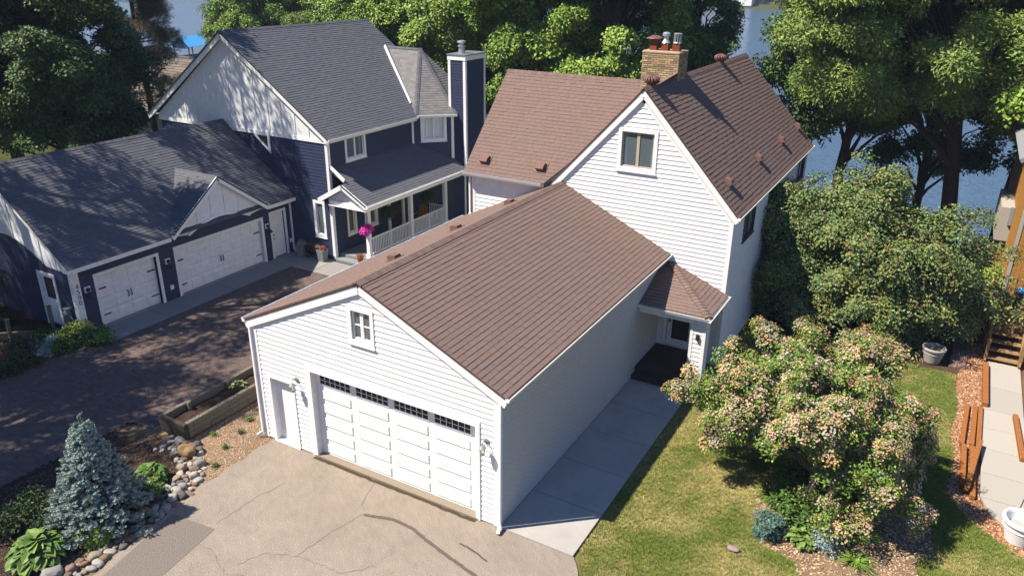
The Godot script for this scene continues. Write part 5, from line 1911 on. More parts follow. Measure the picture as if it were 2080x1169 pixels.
func mound(called: String, label: String, at: Vector3, rad: Vector3, spray: String, s: int, per: float, category := "shrub", group := "", sc := Vector2(.8, 1.2)) -> Node3D:
	var r := RandomNumberGenerator.new()
	r.seed = s
	var t := thing(called, label, category, at, group)
	var m := MB.new()
	for k in 6:
		var a := k * 1.05
		m.tube([Vector3(0, -.05, 0), Vector3(cos(a) * rad.x * .3, rad.y * .5, sin(a) * rad.z * .3), Vector3(cos(a) * rad.x * .6, rad.y * .9, sin(a) * rad.z * .6)], [.014, .01, .005], 4)
	put("stems", m, M.bark, t)
	crown(t, "foliage", SPRAY[spray], M.leaf, lobes_in(r, Vector3(0, rad.y * .55, 0), rad * Vector3(.75, .5, .75), 10, Vector2(rad.x * .3, rad.x * .5), .8, .3), per / (rad.x * rad.x), s + 3, sc, .15, .5, .3, Vector3(0, rad.y * .3, 0))
	return t

func blades(label: String, at: Vector3, n: int, ln: float, col: Color, s: int) -> void:   # arching strap leaves
	var r := RandomNumberGenerator.new()
	r.seed = s
	var t := thing("strap_leaf_plant", label, "plant", at)
	var m := MB.new()
	for i in n:
		var a := r.randf() * TAU
		var d := Vector3(cos(a), 0, sin(a))
		var q := ln * r.randf_range(.65, 1.1)
		var sd := d.cross(UP) * .016
		var k := r.randf_range(.7, 1.35)
		var c := Color(col.r * k, col.g * k, col.b * k)
		var prev := d * .04
		var el := r.randf_range(.9, 1.35)
		for j in 5:
			var f := (j + 1) / 5.0
			var nx := d * (.04 + q * (f * cos(el) + .35 * f * f)) + UP * q * (f * sin(el) - .62 * f * f)
			var w0 := 1.0 - .85 * (j / 5.0)
			var w1 := 1.0 - .85 * f
			m.quad(prev - sd * w0, prev + sd * w0, nx + sd * w1, nx - sd * w1, c)
			prev = nx
	put("leaves", m, M.leaf, t)

func planter_pot(label: String, at: Vector3, rad: float, hgt: float, mat_: Material) -> void:
	var t := thing("planter_pot", label, "planter", at)
	var m := MB.new()
	m.lathe(Transform3D(), [Vector2(0, 0), Vector2(rad * .62, 0), Vector2(rad * .66, .03), Vector2(rad * .86, hgt * .62), Vector2(rad * .9, hgt * .64), Vector2(rad * .88, hgt * .68), Vector2(rad * .92, hgt * .84)], 32)
	put("bowl", m, mat_, t)
	m = MB.new()
	m.lathe(Transform3D(), [Vector2(rad * .92, hgt * .84), Vector2(rad, hgt * .87), Vector2(rad * 1.02, hgt * .95), Vector2(rad * .98, hgt), Vector2(rad * .86, hgt), Vector2(rad * .82, hgt * .9), Vector2(rad * .78, hgt * .55)], 32)
	put("rim", m, mat_, t)
	m = MB.new()
	m.lathe(Transform3D(), [Vector2(rad * .8, hgt * .56), Vector2(0, hgt * .57)], 24, Color(.05, .035, .025) if mat_ != M.pot_white else Color(.5, .5, .48))
	put("soil", m, M.soil, t)

func chips(called: String, n: int, s: int, inside: Callable, box: Rect2, pal: Array, size: Vector2) -> void:
	var r := RandomNumberGenerator.new()
	r.seed = s
	var m := MB.new()
	m.box(Transform3D(), Vector3(1, .35, .5))
	var tf := []
	var cl := []
	while tf.size() < n:
		var x := r.randf_range(box.position.x, box.end.x)
		var z := r.randf_range(box.position.y, box.end.y)
		if not inside.call(x, z): continue
		var q := r.randf_range(size.x, size.y)
		tf.append(Transform3D(Basis.from_euler(Vector3(r.randf_range(-.5, .5), r.randf() * TAU, r.randf_range(-.5, .5))).scaled(Vector3.ONE * q), Vector3(x, ground_y(x, z) + q * .12, z)))
		cl.append(pick(r, pal, .35))
	scatter(called, [m.mesh()], vmat(null, 1.0), tf, cl)

func build_left_garden() -> void:
	# raised bed of old timbers beside the garage
	var pb := thing("timber_planter", "long weathered timber raised bed between pavers and garage", "planter", Vector3(-9.8, BG, 1.2))
	var off := pb.position
	for q in [[-9.42, -9.28, -.35, 3], [-10.36, -10.22, -.6, 4]]:
		for r in q[3]:
			var y: float = .5 - (r + 1) * .165
			var z := 1.2
			var first := true
			while z > -4.3:
				var ln := rng.randf_range(1.3, 2.1) if not first else rng.randf_range(.7, 1.9)
				first = false
				var m := MB.new()
				var jy := rng.randf_range(-.006, .006)
				m.box(Transform3D(Basis(), Vector3((q[0] + q[1]) / 2 + rng.randf_range(-.006, .006), y + .08 + jy, z - ln / 2) - off), Vector3(.14, .155, ln - .008), Color.WHITE, .012)
				put("timber", m, M.oldwood, pb)
				z -= ln
	for r in 3:
		var m := MB.new()
		m.box(Transform3D(Basis(), Vector3(-9.82, .415 - r * .165, 1.27) - off), Vector3(1.08, .155, .13), Color.WHITE, .012)
		put("end_timber", m, M.charwood, pb)
	for z in [.4, -1.0]: bx("stake", pb, Vector3(-10.22, 0, z) - off, Vector3(-10.12, .52, z + .1) - off, M.oldwood)
	var sm := ribbon(func(_z): return -10.24, func(_z): return -9.4, -4.3, 1.2, 40, 8, func(x, z): return .27 + .05 * nz(x, z, 2.0), func(x, z):
		var k: float = 1 + .5 * nz(x, z, 4.0)
		return Color(.075 * k, .052 * k, .04 * k))
	for i in sm.v.size(): sm.v[i] -= off
	put("soil", sm, M.soil, pb)
	var green := [Color(.095, .165, .03), Color(.125, .20, .04), Color(.07, .13, .025)]
	hosta("small pale hosta in the timber raised bed", Vector3(-9.9, .27, -1.15), .36, 16, 3, [Color(.22, .30, .08), Color(.28, .36, .12)])
	hosta("large glossy hosta at the near foot of the blue spruce", Vector3(-8.25, .02, 6.05), .78, 150, 4, green)
	hosta("bright green hosta between the blue spruce and the raised bed", Vector3(-8.55, .02, 3.0), .58, 110, 5, green)
	mound("round_shrub", "dark green mounded plant behind the stone edging near the hosta", Vector3(-7.95, 0, 3.55), Vector3(.34, .38, .34), "herb", 21, 70.0, "shrub", "", Vector2(.55, .85))
	mound("variegated_shrub", "small pale variegated shrub between spruce and stone edging", Vector3(-7.75, 0, 5.1), Vector3(.30, .42, .30), "lime", 22, 80.0, "shrub", "", Vector2(.5, .8))
	mound("weed_patch", "low dark weeds in the bed beside the pavers", Vector3(-9.6, -.1, 5.4), Vector3(.8, .3, .9), "deep", 23, 90.0, "plant")
	# blue spruce
	var r := RandomNumberGenerator.new()
	r.seed = 31
	var sp := thing("blue_spruce", "conical silvery blue spruce in the stone-edged bed", "tree", Vector3(-8.2, 0, 4.55))
	var m := MB.new()
	m.tube([Vector3(0, -.1, 0), Vector3(.03, 1.4, 0), Vector3(0, 2.85, 0)], [.07, .05, .012], 8)
	put("trunk", m, M.bark, sp)
	m = MB.new()
	var tf := [[], []]
	var cl := [[], []]
	for i in 360:
		var f := pow(i / 360.0, .85)
		var y := lerpf(.1, 2.6, f)
		var a := i * 2.39996 + r.randf_range(-.3, .3)
		var ln := lerpf(1.28, .1, pow(f, .8)) * r.randf_range(.82, 1.12)
		var d := Vector3(cos(a), 0, sin(a))
		var s := d.cross(UP)
		var e := d * ln + UP * (y - .04 * ln)
		m.tube([UP * y, d * ln * .5 + UP * (y - .06 * ln), e], [.014, .01, .005], 4, Color(.14, .10, .07))
		var nt := int(6 + ln * 20)
		for k in nt:
			var g := lerpf(.3, 1.0, sqrt(r.randf()))
			var p := UP * (y - .05 * ln * sin(g * PI)) + d * ln * g + s * r.randf_range(-.5, .5) * ln * .42 * (1.25 - g) + UP * r.randf_range(-.03, .05)
			var up := (d * .8 + UP * r.randf_range(.1, .9) + s * r.randf_range(-.8, .8)).normalized()
			var x := up.cross(rdir(r)).normalized()
			var q := r.randf_range(.75, 1.2)
			var w := r.randi() % 2
			tf[w].append(Transform3D(Basis(x * q, up * q, x.cross(up) * q), p))
			var hue := r.randf_range(-.08, .08)
			cl[w].append(Color(1 + hue, 1, 1 - hue))
	for k in 10: 
		tf[0].append(Transform3D(Basis.from_euler(Vector3(r.randf_range(-.7, .7), r.randf() * TAU, r.randf_range(-.7, .7))), Vector3(0, lerpf(2.45, 2.85, k / 9.0), 0)))
		cl[0].append(Color(1.0, .97, .78))
	put("branches", m, M.bark, sp)
	for w in 2: scatter("needles", [SPRAY.spruce[w]], M.needle, tf[w], cl[w], sp)
	# stone edging
	var path := [Vector2(-9.75, 1.75), Vector2(-9.1, 1.55), Vector2(-8.55, 1.8), Vector2(-8.15, 2.1), Vector2(-7.8, 2.5), Vector2(-7.55, 2.95), Vector2(-7.45, 3.5), Vector2(-7.3, 4.24), Vector2(-7.15, 5.0), Vector2(-7.2, 5.6), Vector2(-7.25, 6.3), Vector2(-7.3, 7.2), Vector2(-7.5, 8.0)]
	var cv := Curve2D.new()
	for p in path: cv.add_point(p)
	var rocks := []
	for k in 7: rocks.append(rock_mesh(100 + k, [.75, .6, .8, .45, .7, .3, .65][k]))
	var tones := [["grey", Color(.33, .315, .295)], ["tan", Color(.36, .295, .215)], ["pinkish", Color(.30, .20, .165)], ["pale", Color(.46, .43, .38)], ["dark", Color(.16, .145, .135)], ["brown", Color(.24, .165, .11)]]
	var placed := []
	var made := 0
	var tries := 0
	while made < 125 and tries < 6000:
		tries += 1
		var sd := r.randf() * cv.get_baked_length()
		var p := cv.sample_baked(sd)
		var nx := cv.sample_baked(minf(sd + .1, cv.get_baked_length()))
		var side := (nx - p).orthogonal().normalized() if nx != p else Vector2.RIGHT
		var w := .34 if (p.y < 3.4) else .24
		p += side * r.randf_range(-w, w)
		var size := r.randf_range(.065, .15)
		if r.randf() < .18: size = r.randf_range(.16, .24)
		var ok := true
		for q in placed:
			if q[0].distance_to(p) < (q[1] + size) * .68:
				ok = false
				break
		if not ok: continue
		placed.append([p, size])
		var kind := r.randi() % 7
		var tone: int = [0, 0, 1, 1, 2, 3, 3, 3, 4, 5][r.randi() % 10]
		var tc: Color = tones[tone][1]
		var o := mi("edging_stone", rocks[kind], vm_stone(tc, tone), self)
		var flatk: float = [.75, .6, .8, .45, .7, .3, .65][kind]
		o.transform = Transform3D(Basis.from_euler(Vector3(r.randf_range(-.25, .25), r.randf() * TAU, r.randf_range(-.25, .25))).scaled(Vector3.ONE * size), Vector3(p.x, maxf(ground_y(p.x, p.y), -.03) + size * flatk * .55, p.y))
		tag(o, "%s %s stone in the rock edging of the spruce bed" % [["small", "large"][int(size > .16)] if true else "", tones[tone][0] + (" flat" if kind in [3, 5] else " rounded")], "stone", "stones edging the spruce bed")
		made += 1
	var ob := mi("edging_boulder", rocks[0], vm_stone(Color(.36, .235, .12), 9), self)
	ob.transform = Transform3D(Basis().scaled(Vector3(.27, .2, .24)), Vector3(-8.75, .1, 1.72))
	tag(ob, "large orange-brown boulder at the corner of the timber raised bed", "boulder")
	var gravel_ok := func(x: float, z: float) -> bool: return z < 1.35 or x > bed_edge(z) + .15
	chips("gravel_chips", 16000, 41, gravel_ok, Rect2(-9.25, -2.6, 1.95, 5.2), [Color(.33, .21, .115), Color(.39, .285, .19), Color(.25, .15, .085), Color(.29, .235, .185)], Vector2(.014, .038))
	chips("bark_chips", 16000, 42, func(x, z): return x < bed_edge(z) - .1, Rect2(-12.6, 1.2, 5.3, 6.8), [Color(.08, .055, .04), Color(.13, .08, .05), Color(.05, .035, .03)], Vector2(.02, .05))
	for k in 5:
		var px: float = [-8.6, -8.1, -8.9, -7.7, -8.3][k]
		var pz: float = [-.3, 1.0, .7, 1.7, .3][k]
		mound("weed", "small green weed growing in the gravel strip", Vector3(px, 0, pz), Vector3(.09, .07, .09), "herb", 51 + k, 5.0, "weed", "weeds in the gravel", Vector2(.3, .5))
	# bed in front of the navy garage
	for q in [["lime_shrub", "lime green variegated shrub at the navy garage corner", -18.55, -1.45, .5, .55, "lime", 61], ["leafy_shrub", "green leafy shrub right beside the single garage door", -18.0, -1.75, .42, .5, "herb", 62], ["silver_shrub", "silvery grey shrub in the mulch before the garden door", -18.85, -.3, .45, .5, "silver", 63], ["green_shrub", "small bright green plant beside the silvery shrub", -18.45, -.75, .3, .32, "herb", 64], ["low_shrub", "low dark green shrub spreading at the paver edge", -19.0, .75, .95, .6, "deep", 65], ["tall_evergreen", "dark feathery evergreen standing before the garage gable", -22.7, -.4, .9, 2.2, "deep", 66], ["ground_plant", "yellow-green ground plant along the timber border", -19.6, -1.0, .35, .28, "herb", 67]]:
		mound(q[0], q[1], Vector3(q[2], BG, q[3]), Vector3(q[4], q[5], q[4]), q[6], q[7], 90.0, "shrub", "", Vector2(.9, 1.3))
	var te := thing("border_timber", "low weathered timber border in front of the garden door", "border", Vector3(-20.4, BG, -.5))
	m = MB.new()
	m.bar(Vector3(-1.6, .1, 1.1), Vector3(1.1, .1, -1.1), .12, .14)
	put("timber", m, M.oldwood, te)
	m = MB.new()
	m.bar(Vector3(-1.6, .24, 1.1), Vector3(1.1, .24, -1.1), .11, .13)
	put("timber", m, M.oldwood, te)
	for q in [["wooden post rising from the timber border", -20.75, -.25, .85], ["wooden post beside the garden door and meter", -19.9, -1.35, 1.15]]:
		var po := thing("garden_post", q[0], "post", Vector3(q[1], BG, q[2]))
		bx("shaft", po, Vector3(-.055, -.1, -.055), Vector3(.055, q[3], .055), M.oldwood, .008)
		bx("cap", po, Vector3(-.08, q[3], -.08), Vector3(.08, q[3] + .04, .08), M.oldwood, .008)
	chips("mulch_chips", 5000, 43, func(x, z): return true, Rect2(-20.5, -1.8, 2.3, 3.6), [Color(.16, .075, .045), Color(.11, .055, .035), Color(.22, .11, .06)], Vector2(.025, .06))
	# flowers by the navy porch
	var fl := [["tall dark planter with pale flowers at the service door end", -18.15, .55, "silver"], ["tall dark square planter with red and green flowers by the porch corner", -16.85, .55, "red"]]
	for q in fl:
		var t := thing("tall_planter", q[0], "planter", Vector3(q[1], BG + .012, -12.3))
		m = MB.new()
		for e in 4:
			var b := Basis(UP, e * PI / 2)
			m.quad(b * Vector3(-.15, 0, .15), b * Vector3(.15, 0, .15), b * Vector3(.2, q[2], .2), b * Vector3(-.2, q[2], .2))
			m.quad(b * Vector3(-.2, q[2], .2), b * Vector3(.2, q[2], .2), b * Vector3(.17, q[2], .17), b * Vector3(-.17, q[2], .17))
		m.quad(Vector3(-.19, q[2] - .05, .19), Vector3(.19, q[2] - .05, .19), Vector3(.19, q[2] - .05, -.19), Vector3(-.19, q[2] - .05, -.19))
		put("box", m, M.greyboard, t)
		crown(t, "flowers", SPRAY[q[3]], M.leaf, [[Vector3(0, q[2] + .05, 0), .17, .6], [Vector3(.08, q[2] + .12, .05), .12, .8]], 500.0, 71, Vector2(.6, .9))
	var bt := thing("planter_bench", "dark slatted planter bench with red flowers under the tall window", "planter", Vector3(-17.45, BG + .012, -12.4))
	for i in 4: bx("slat", bt, Vector3(-.4, .42 + i * .05, .16), Vector3(.4, .46 + i * .05, .19), M.dark)
	bx("trough", bt, Vector3(-.4, .42, -.16), Vector3(.4, .58, .158), M.dark)
	for x in [-.38, .32]:
		for z in [-.15, .1]: bx("leg", bt, Vector3(x, 0, z), Vector3(x + .06, .42, z + .06), M.dark)
	crown(bt, "flowers", SPRAY.red, M.leaf, [[Vector3(-.2, .64, 0), .16, .6], [Vector3(.15, .64, 0), .17, .6]], 420.0, 72, Vector2(.6, 1.0))
	crown(bt, "pale_flowers", SPRAY.silver, M.leaf, [[Vector3(.32, .62, .02), .1, .8], [Vector3(-.38, .62, .02), .08, .8]], 420.0, 73, Vector2(.5, .8))
	var fp := thing("flower_pot", "terracotta pot of red flowers on the navy porch step", "flower pot", Vector3(-14.95, -.41, -12.72))
	m = MB.new()
	m.lathe(Transform3D(), [Vector2(0, 0), Vector2(.1, 0), Vector2(.15, .26), Vector2(.17, .26), Vector2(.17, .31), Vector2(.13, .31), Vector2(.12, .27), Vector2(0, .27)], 18)
	put("pot", m, M.terracotta, fp)
	crown(fp, "flowers", SPRAY.red, M.leaf, [[Vector3(0, .36, 0), .16, .6]], 600.0, 74, Vector2(.6, .9))
	for q in [["basket of vivid pink flowers hanging at the front porch post", -14.72, 1.15, -13.05, "pink", .27, "flowers"], ["dark fern hanging in the first bay of the porch", -14.95, 1.45, -14.9, "deep", .3, "fronds"], ["dark fern hanging in the far bay of the porch", -14.95, 1.45, -18.0, "deep", .3, "fronds"]]:
		var hb := thing("hanging_basket", q[0], "hanging basket", Vector3(q[1], q[2], q[3]))
		m = MB.new()
		m.lathe(Transform3D(), [Vector2(0, -.2), Vector2(.1, -.18), Vector2(.15, -.02), Vector2(.12, -.02)], 14)
		put("basket", m, M.dark, hb)
		m = MB.new()
		for e in 3: m.bar(Vector3(cos(e * 2.1) * .14, -.02, sin(e * 2.1) * .14), Vector3(0, .98 if q[4] == "pink" else .7, 0), .006, .006)
		put("hanger", m, M.dark, hb)
		crown(hb, q[6], SPRAY[q[4]], M.leaf, [[Vector3(0, .02, 0), q[5], .6], [Vector3(.08, -.06, .08), q[5] * .8, .7], [Vector3(-.08, -.05, .06), q[5] * .8, .7]], 420.0, 75, Vector2(.8, 1.2))

var stone_mats := {}
func vm_stone(c: Color, k: int) -> Material:
	if not stone_mats.has(k): stone_mats[k] = grain(mat(lin(c.r, c.g, c.b), .85, .25), M.fine, 1.6)
	return stone_mats[k]

func build_right_garden() -> void:
	var r := RandomNumberGenerator.new()
	r.seed = 91
	# flowering crabapple
	var ct := thing("flowering_tree", "spreading crabapple with faded pink and rust blossom on the lawn", "tree", Vector3(6.2, 0, -4.6))
	var c := Vector3(-.3, 2.6, -.7)
	var lobes := []
	var m := MB.new()
	m.tube([Vector3(0, -.1, 0), Vector3(-.05, .5, 0), Vector3(.0, 1.0, -.1)], [.15, .12, .1], 8)
	put("trunk", m, M.palebark, ct)
	m = MB.new()
	# boughs arch out from the crotch; shoots of uneven length stand along them
	for i in 56:
		var a := i * 2.39996 + r.randf_range(-.25, .25)
		var el := r.randf_range(-.12, 1.25)
		var d := Vector3(cos(a) * cos(el), sin(el), sin(a) * cos(el))
		var reach := r.randf_range(.72, 1.12)
		var e := Vector3(-.15, 1.75, -.5) + Vector3(d.x * (2.05 if d.x > 0.0 else 2.8), d.y * 2.45, d.z * 2.35) * reach
		if d.x < -.55 and el < .35: e += Vector3(-.5, -.25, .1)
		if e.z > 1.0 and e.x < .1 and e.y < 2.2: continue
		e.y = maxf(e.y, .95)
		var st := Vector3(0, .8 + r.randf() * .4, -.08)
		limb(m, st, e, .045, .012, r, .1)
		for k in 11:
			var f := r.randf_range(.42, 1.0)
			var p := st.lerp(e, f) + UP * sin(f * PI) * st.distance_to(e) * .1
			var sd := (rdir(r) + UP * .55 + d * .5).normalized()
			var ln := r.randf_range(.2, .75)
			var tip := p + sd * ln
			m.tube([p, p + sd * ln * .5 + rdir(r) * .04, tip], [.012, .008, .004], 4)
			for j in 3:
				var g := .45 + j * .28
				lobes.append([p + sd * ln * g + rdir(r) * .05, r.randf_range(.13, .27), .75])
	for q in [Vector3(.5, 1.15, 1.1), Vector3(1.1, 1.0, .9), Vector3(.8, .9, 1.3), Vector3(.2, 1.3, 1.1), Vector3(1.7, 1.4, .6), Vector3(2.0, .95, .3)]:
		for k in 7: lobes.append([q + rdir(r) * .42, r.randf_range(.14, .26), .75])
	put("limbs", m, M.palebark, ct)
	var bloom := []
	var leafy := []
	for l in lobes:
		if .35 * noise.get_noise_3dv(l[0] * .8 + Vector3(11, 4, 2)) + r.randf_range(-.3, .3) > -.13: bloom.append(l)
		else: leafy.append(l)
	crown(ct, "blossom", SPRAY.bloom, M.leaf, bloom, 130.0, 92, Vector2(.7, 1.2), .28, .5, .35, c)
	crown(ct, "crown", SPRAY.crab, M.leaf, leafy, 120.0, 97, Vector2(.7, 1.2), .28, .5, .35, c)
	# lilac thicket
	var lt := thing("lilac_bush", "huge rounded lilac bush with rusty spent blooms beside the white house", "shrub", Vector3(5.45, 0, -16.6))
	lobes = []
	m = MB.new()
	for i in 9:
		var a := i * .7
		limb(m, Vector3(cos(a) * .4, -.1, sin(a) * .4), Vector3(cos(a) * 2.0, 3.0, sin(a) * 1.4), .09, .03, r, .05)
	put("stems", m, M.palebark, lt)
	m = MB.new()
	for i in 230:
		var a := i * 2.39996 + r.randf_range(-.3, .3)
		var el := r.randf_range(-.15, 1.45)
		var d := Vector3(cos(a) * cos(el), sin(el), sin(a) * cos(el))
		if i % 3 == 0: el = r.randf_range(-.5, .25)
		if i % 3 == 0: d = Vector3(cos(a) * cos(el), sin(el), sin(a) * cos(el))
		var e := Vector3(-.1, 1.9, 0) + Vector3(d.x * 4.6, d.y * 3.2, d.z * 2.7) * r.randf_range(.62, 1.06)
		e.y += .5 * sin(e.x * 1.7 + 1.2) * clampf(d.y * 1.5, 0, 1)
		e.y = maxf(e.y, .35)
		var st := Vector3(e.x * .3, minf(1.2 + e.y * .3, e.y), e.z * .3)
		limb(m, st, e, .04, .01, r, .05)
		for k in 7:
			var f := r.randf_range(.45, 1.05)
			var p := st.lerp(e, f)
			var sd := (rdir(r) + UP * .5 + d * .5).normalized()
			lobes.append([p + sd * r.randf_range(.15, .75), r.randf_range(.26, .52), .7])
	put("branches", m, M.palebark, lt)
	crown(lt, "foliage", SPRAY.lilac, M.leaf, lobes, 42.0, 93, Vector2(.8, 1.25), .32, .5, .4, Vector3(0, 2.0, 0))
	mound("pale_shrub", "cream variegated shrub behind the wooden stair railing", Vector3(10.0, 0, -21.6), Vector3(.9, 1.3, .9), "lime", 94, 170.0, "shrub", "", Vector2(.9, 1.4))
	mound("leafy_mound", "bright green leafy plant beside the brick path", Vector3(9.4, 0, -18.6), Vector3(.6, .6, 1.0), "herb", 95, 150.0, "plant", "", Vector2(.9, 1.4))
	mound("leafy_shrub", "green shrub at the far bend of the brick path", Vector3(8.9, 0, -21.2), Vector3(1.0, 1.1, .9), "herb", 96, 190.0, "shrub", "", Vector2(1.0, 1.4))
	# plants under the crabapple
	mound("blue_green_shrub", "small blue-green feathery shrub at the bed's sunny edge", Vector3(5.4, 0, -2.95), Vector3(.32, .45, .32), "bluegreen", 101, 130.0, "shrub", "", Vector2(.7, 1.1))
	hosta("broad-leaved green plant at the mulch edge under the crabapple", Vector3(6.25, 0, -3.1), .46, 46, 102, [Color(.10, .17, .03), Color(.13, .20, .04), Color(.075, .13, .025)])
	blades("clump of upright green leaves on the bed's lawn side", Vector3(5.3, 0, -4.35), 150, .62, Color(.115, .19, .03), 103)
	mound("leafy_plant", "loose green plant behind the clump of upright leaves", Vector3(5.7, 0, -4.9), Vector3(.55, .5, .5), "herb", 109, 70.0, "plant", "", Vector2(.8, 1.3))
	mound("grey_plant", "low grey-leaved plant beside the broad-leaved one", Vector3(6.75, 0, -3.25), Vector3(.28, .25, .28), "silver", 104, 40.0, "plant", "", Vector2(.6, .9))
	mound("shade_plant", "ferny plant in the shade round the crabapple trunk", Vector3(6.0, 0, -3.9), Vector3(.7, .5, .6), "herb", 105, 110.0, "plant", "", Vector2(.9, 1.4))
	mound("shade_plant", "leafy plant behind the wooden box", Vector3(7.0, 0, -5.2), Vector3(.8, .5, .6), "herb", 106, 110.0, "plant", "", Vector2(.9, 1.4))
	blades("daylily with long arching leaves at the near mulch corner", Vector3(7.45, 0, -2.95), 110, .55, Color(.13, .22, .03), 107)
	blades("second daylily set deeper in the crabapple's shade", Vector3(7.5, 0, -4.0), 90, .5, Color(.13, .22, .03), 108)
	var st := mi("lawn_stone", rock_mesh(120, .5), vm_stone(Color(.36, .28, .25), 12), self)
	st.transform = Transform3D(Basis().scaled(Vector3(.14, .1, .12)), Vector3(4.97, .03, -2.05))
	tag(st, "flat pinkish stone lying where lawn meets mulch", "stone")
	var wb := thing("wooden_box", "small grey wooden box with lid under the crabapple", "box", Vector3(7.62, 0, -4.65))
	bx("case", wb, Vector3(-.15, 0, -.15), Vector3(.15, .42, .15), M.palebark, .01)
	bx("lid", wb, Vector3(-.2, .42, -.2), Vector3(.2, .46, .2), M.greyboard, .01)
	# lawn
	var tf := []
	var cl := []
	m = MB.new()
	for i in 9:
		var a := i * 2.4
		var d := Vector3(cos(a), 0, sin(a))
		leaf_quad(m, d * .012 * i * .4, (d * r.randf_range(.3, 1.0) + UP).normalized(), d, r.randf_range(.035, .065), .008, 0.0, pick(r, [Color(1, 1, 1)], .25))
	while tf.size() < 90000:
		var x := r.randf_range(1.95, 11.0)
		var z := r.randf_range(-14.0, 2.2)
		if x > lawn_right(z) or in_crab_bed(x, z): continue
		if z > -.3 and x < curve_x([[-0.3, 1.95], [0.45, 2.36], [2.3, 3.3]], z): continue
		var dry := clampf(.45 + 1.3 * nz(x, z, .35) + .5 * nz(x, z, 1.7) - (.35 if x > 7.5 else 0.0), 0, 1)
		if r.randf() < dry * .35: continue
		tf.append(Transform3D(Basis(UP, r.randf() * TAU).scaled(Vector3.ONE * r.randf_range(.7, 1.3)), Vector3(x, ground_y(x, z), z)))
		var k := r.randf_range(.7, 1.3)
		var g := Color(.155, .20, .035).lerp(Color(.43, .365, .14), dry)
		cl.append(Color(g.r * k, g.g * k, g.b * k))
	scatter("lawn_grass", [m.mesh()], M.grass, tf, cl)
	chips("mulch_chips", 9000, 44, func(x, z): return x > lawn_right(z) + .03 and x < 9.82 + maxf(0.0, (z + 6.9) * .8), Rect2(9.1, -17.0, 1.9, 12.0), [Color(.27, .13, .07), Color(.36, .19, .10), Color(.18, .085, .05), Color(.42, .27, .16)], Vector2(.025, .06))
	chips("mulch_chips", 6000, 45, func(x, z): return in_crab_bed(x, z), Rect2(4.2, -7.2, 5.2, 6.0), [Color(.33, .23, .14), Color(.42, .31, .20), Color(.22, .14, .085)], Vector2(.025, .06))
	# side walk of concrete slabs
	var wk := Node3D.new()
	wk.name = "side_walk"
	add_child(wk)
	wk.set_meta("kind", "structure")
	var zz := [-15.6, -13.6, -12.0, -10.8, -9.6, -8.3, -7.1]
	for i in 6:
		var k := r.randf_range(.93, 1.05)
		bx("slab", wk, Vector3(9.84, -.1, zz[i] + .01), Vector3(10.92, .03, zz[i + 1] - .01), M.walk, .008, Color(.50 * k, .46 * k, .40 * k))
	var sm := MB.new()
	sm.slab(Transform3D(Basis(XP, -ZP, UP), Vector3.ZERO), PackedVector2Array([Vector2(9.86, 7.08), Vector2(10.0, 6.6), Vector2(10.3, 6.15), Vector2(10.92, 5.8), Vector2(10.92, 7.08)]), -.1, .03, .03, 0, 1, Color(.49, .45, .39))
	put("slab", sm, M.walk, wk)
	# brick path winding back beside the lilac
	var gp := Node3D.new()
	gp.name = "brick_path"
	add_child(gp)
	gp.set_meta("kind", "structure")
	for i in 34:
		var f := i / 33.0
		var p := Vector3(9.08, 0, -14.6).lerp(Vector3(8.75, 0, -19.2), f) + Vector3(.22 * sin(f * 3.0) - (.8 * pow(maxf(f - .75, 0) * 4, 2)), 0, 0)
		for j in 4:
			var k := r.randf_range(.7, 1.25)
			var pm := MB.new()
			pm.box(Transform3D(Basis(UP, r.randf_range(-.05, .05)), p + Vector3((j - 1.5) * .122, 0, 0)), Vector3(.115, .07, .13), Color(.26 * k, .17 * k, .145 * k), .008)
			put("brick", pm, M.paver, gp)
	# landscape timbers
	var G := "loose landscape timbers by the side walk"
	for q in [
		["orange timber lying alone nearest the lawn edge", Vector3(9.36, .05, -9.44), Vector3(9.45, .05, -11.9), .12],
		["orange timber of a tight pair, on the mulch side", Vector3(9.6, .05, -9.5), Vector3(9.66, .05, -11.9), .12],
		["orange timber of a tight pair, touching the slab edge", Vector3(9.76, .05, -9.5), Vector3(9.80, .05, -11.95), .12],
		["orange timber slanting on top of the lower pile", Vector3(9.5, .2, -7.0), Vector3(9.78, .2, -9.6), .13],
		["orange timber under the slanting one, mulch side", Vector3(9.42, .06, -7.3), Vector3(9.42, .06, -9.4), .13],
		["reddish timber under the slanting one, slab side", Vector3(9.66, .06, -6.9), Vector3(9.62, .06, -9.4), .13],
		["orange timber resting on the slabs at the house side", Vector3(10.68, .095, -11.85), Vector3(10.8, .095, -9.35), .13],
		["rusty timber along the slab edge below the stairs", Vector3(9.9, .11, -12.1), Vector3(9.9, .11, -15.1), .16]]:
		var t := MB.new()
		var mid: Vector3 = (q[1] + q[2]) / 2
		var d: Vector3 = q[2] - q[1]
		t.box(Transform3D(), Vector3(q[3], q[3], d.length()), Color.WHITE, .012)
		var o := put("landscape_timber", t, M.timber, self)
		o.transform = Transform3D(Basis.looking_at(d, UP), mid)
		tag(o, q[0], "timber", G)
	planter_pot("tan urn-shaped planter beside the brick path", Vector3(8.32, 0, -14.6), .37, .55, M.pot)
	planter_pot("empty white round planter at the end of the slabs", Vector3(10.62, -.02, -5.75), .43, .62, M.pot_white)
	var sk := thing("metal_stake", "thin dark stake leaning over the slab by the white planter", "stake", Vector3(10.6, .03, -6.6))
	m = MB.new()
	m.tube([Vector3(-.05, 0, .2), Vector3(.12, .75, -.3)], [.012, .012], 6)
	put("shaft", m, M.dark, sk)
	m = MB.new()
	m.tube([Vector3(.11, .72, -.28), Vector3(.125, .8, -.33)], [.022, .022], 6)
	put("grip", m, M.dark, sk)
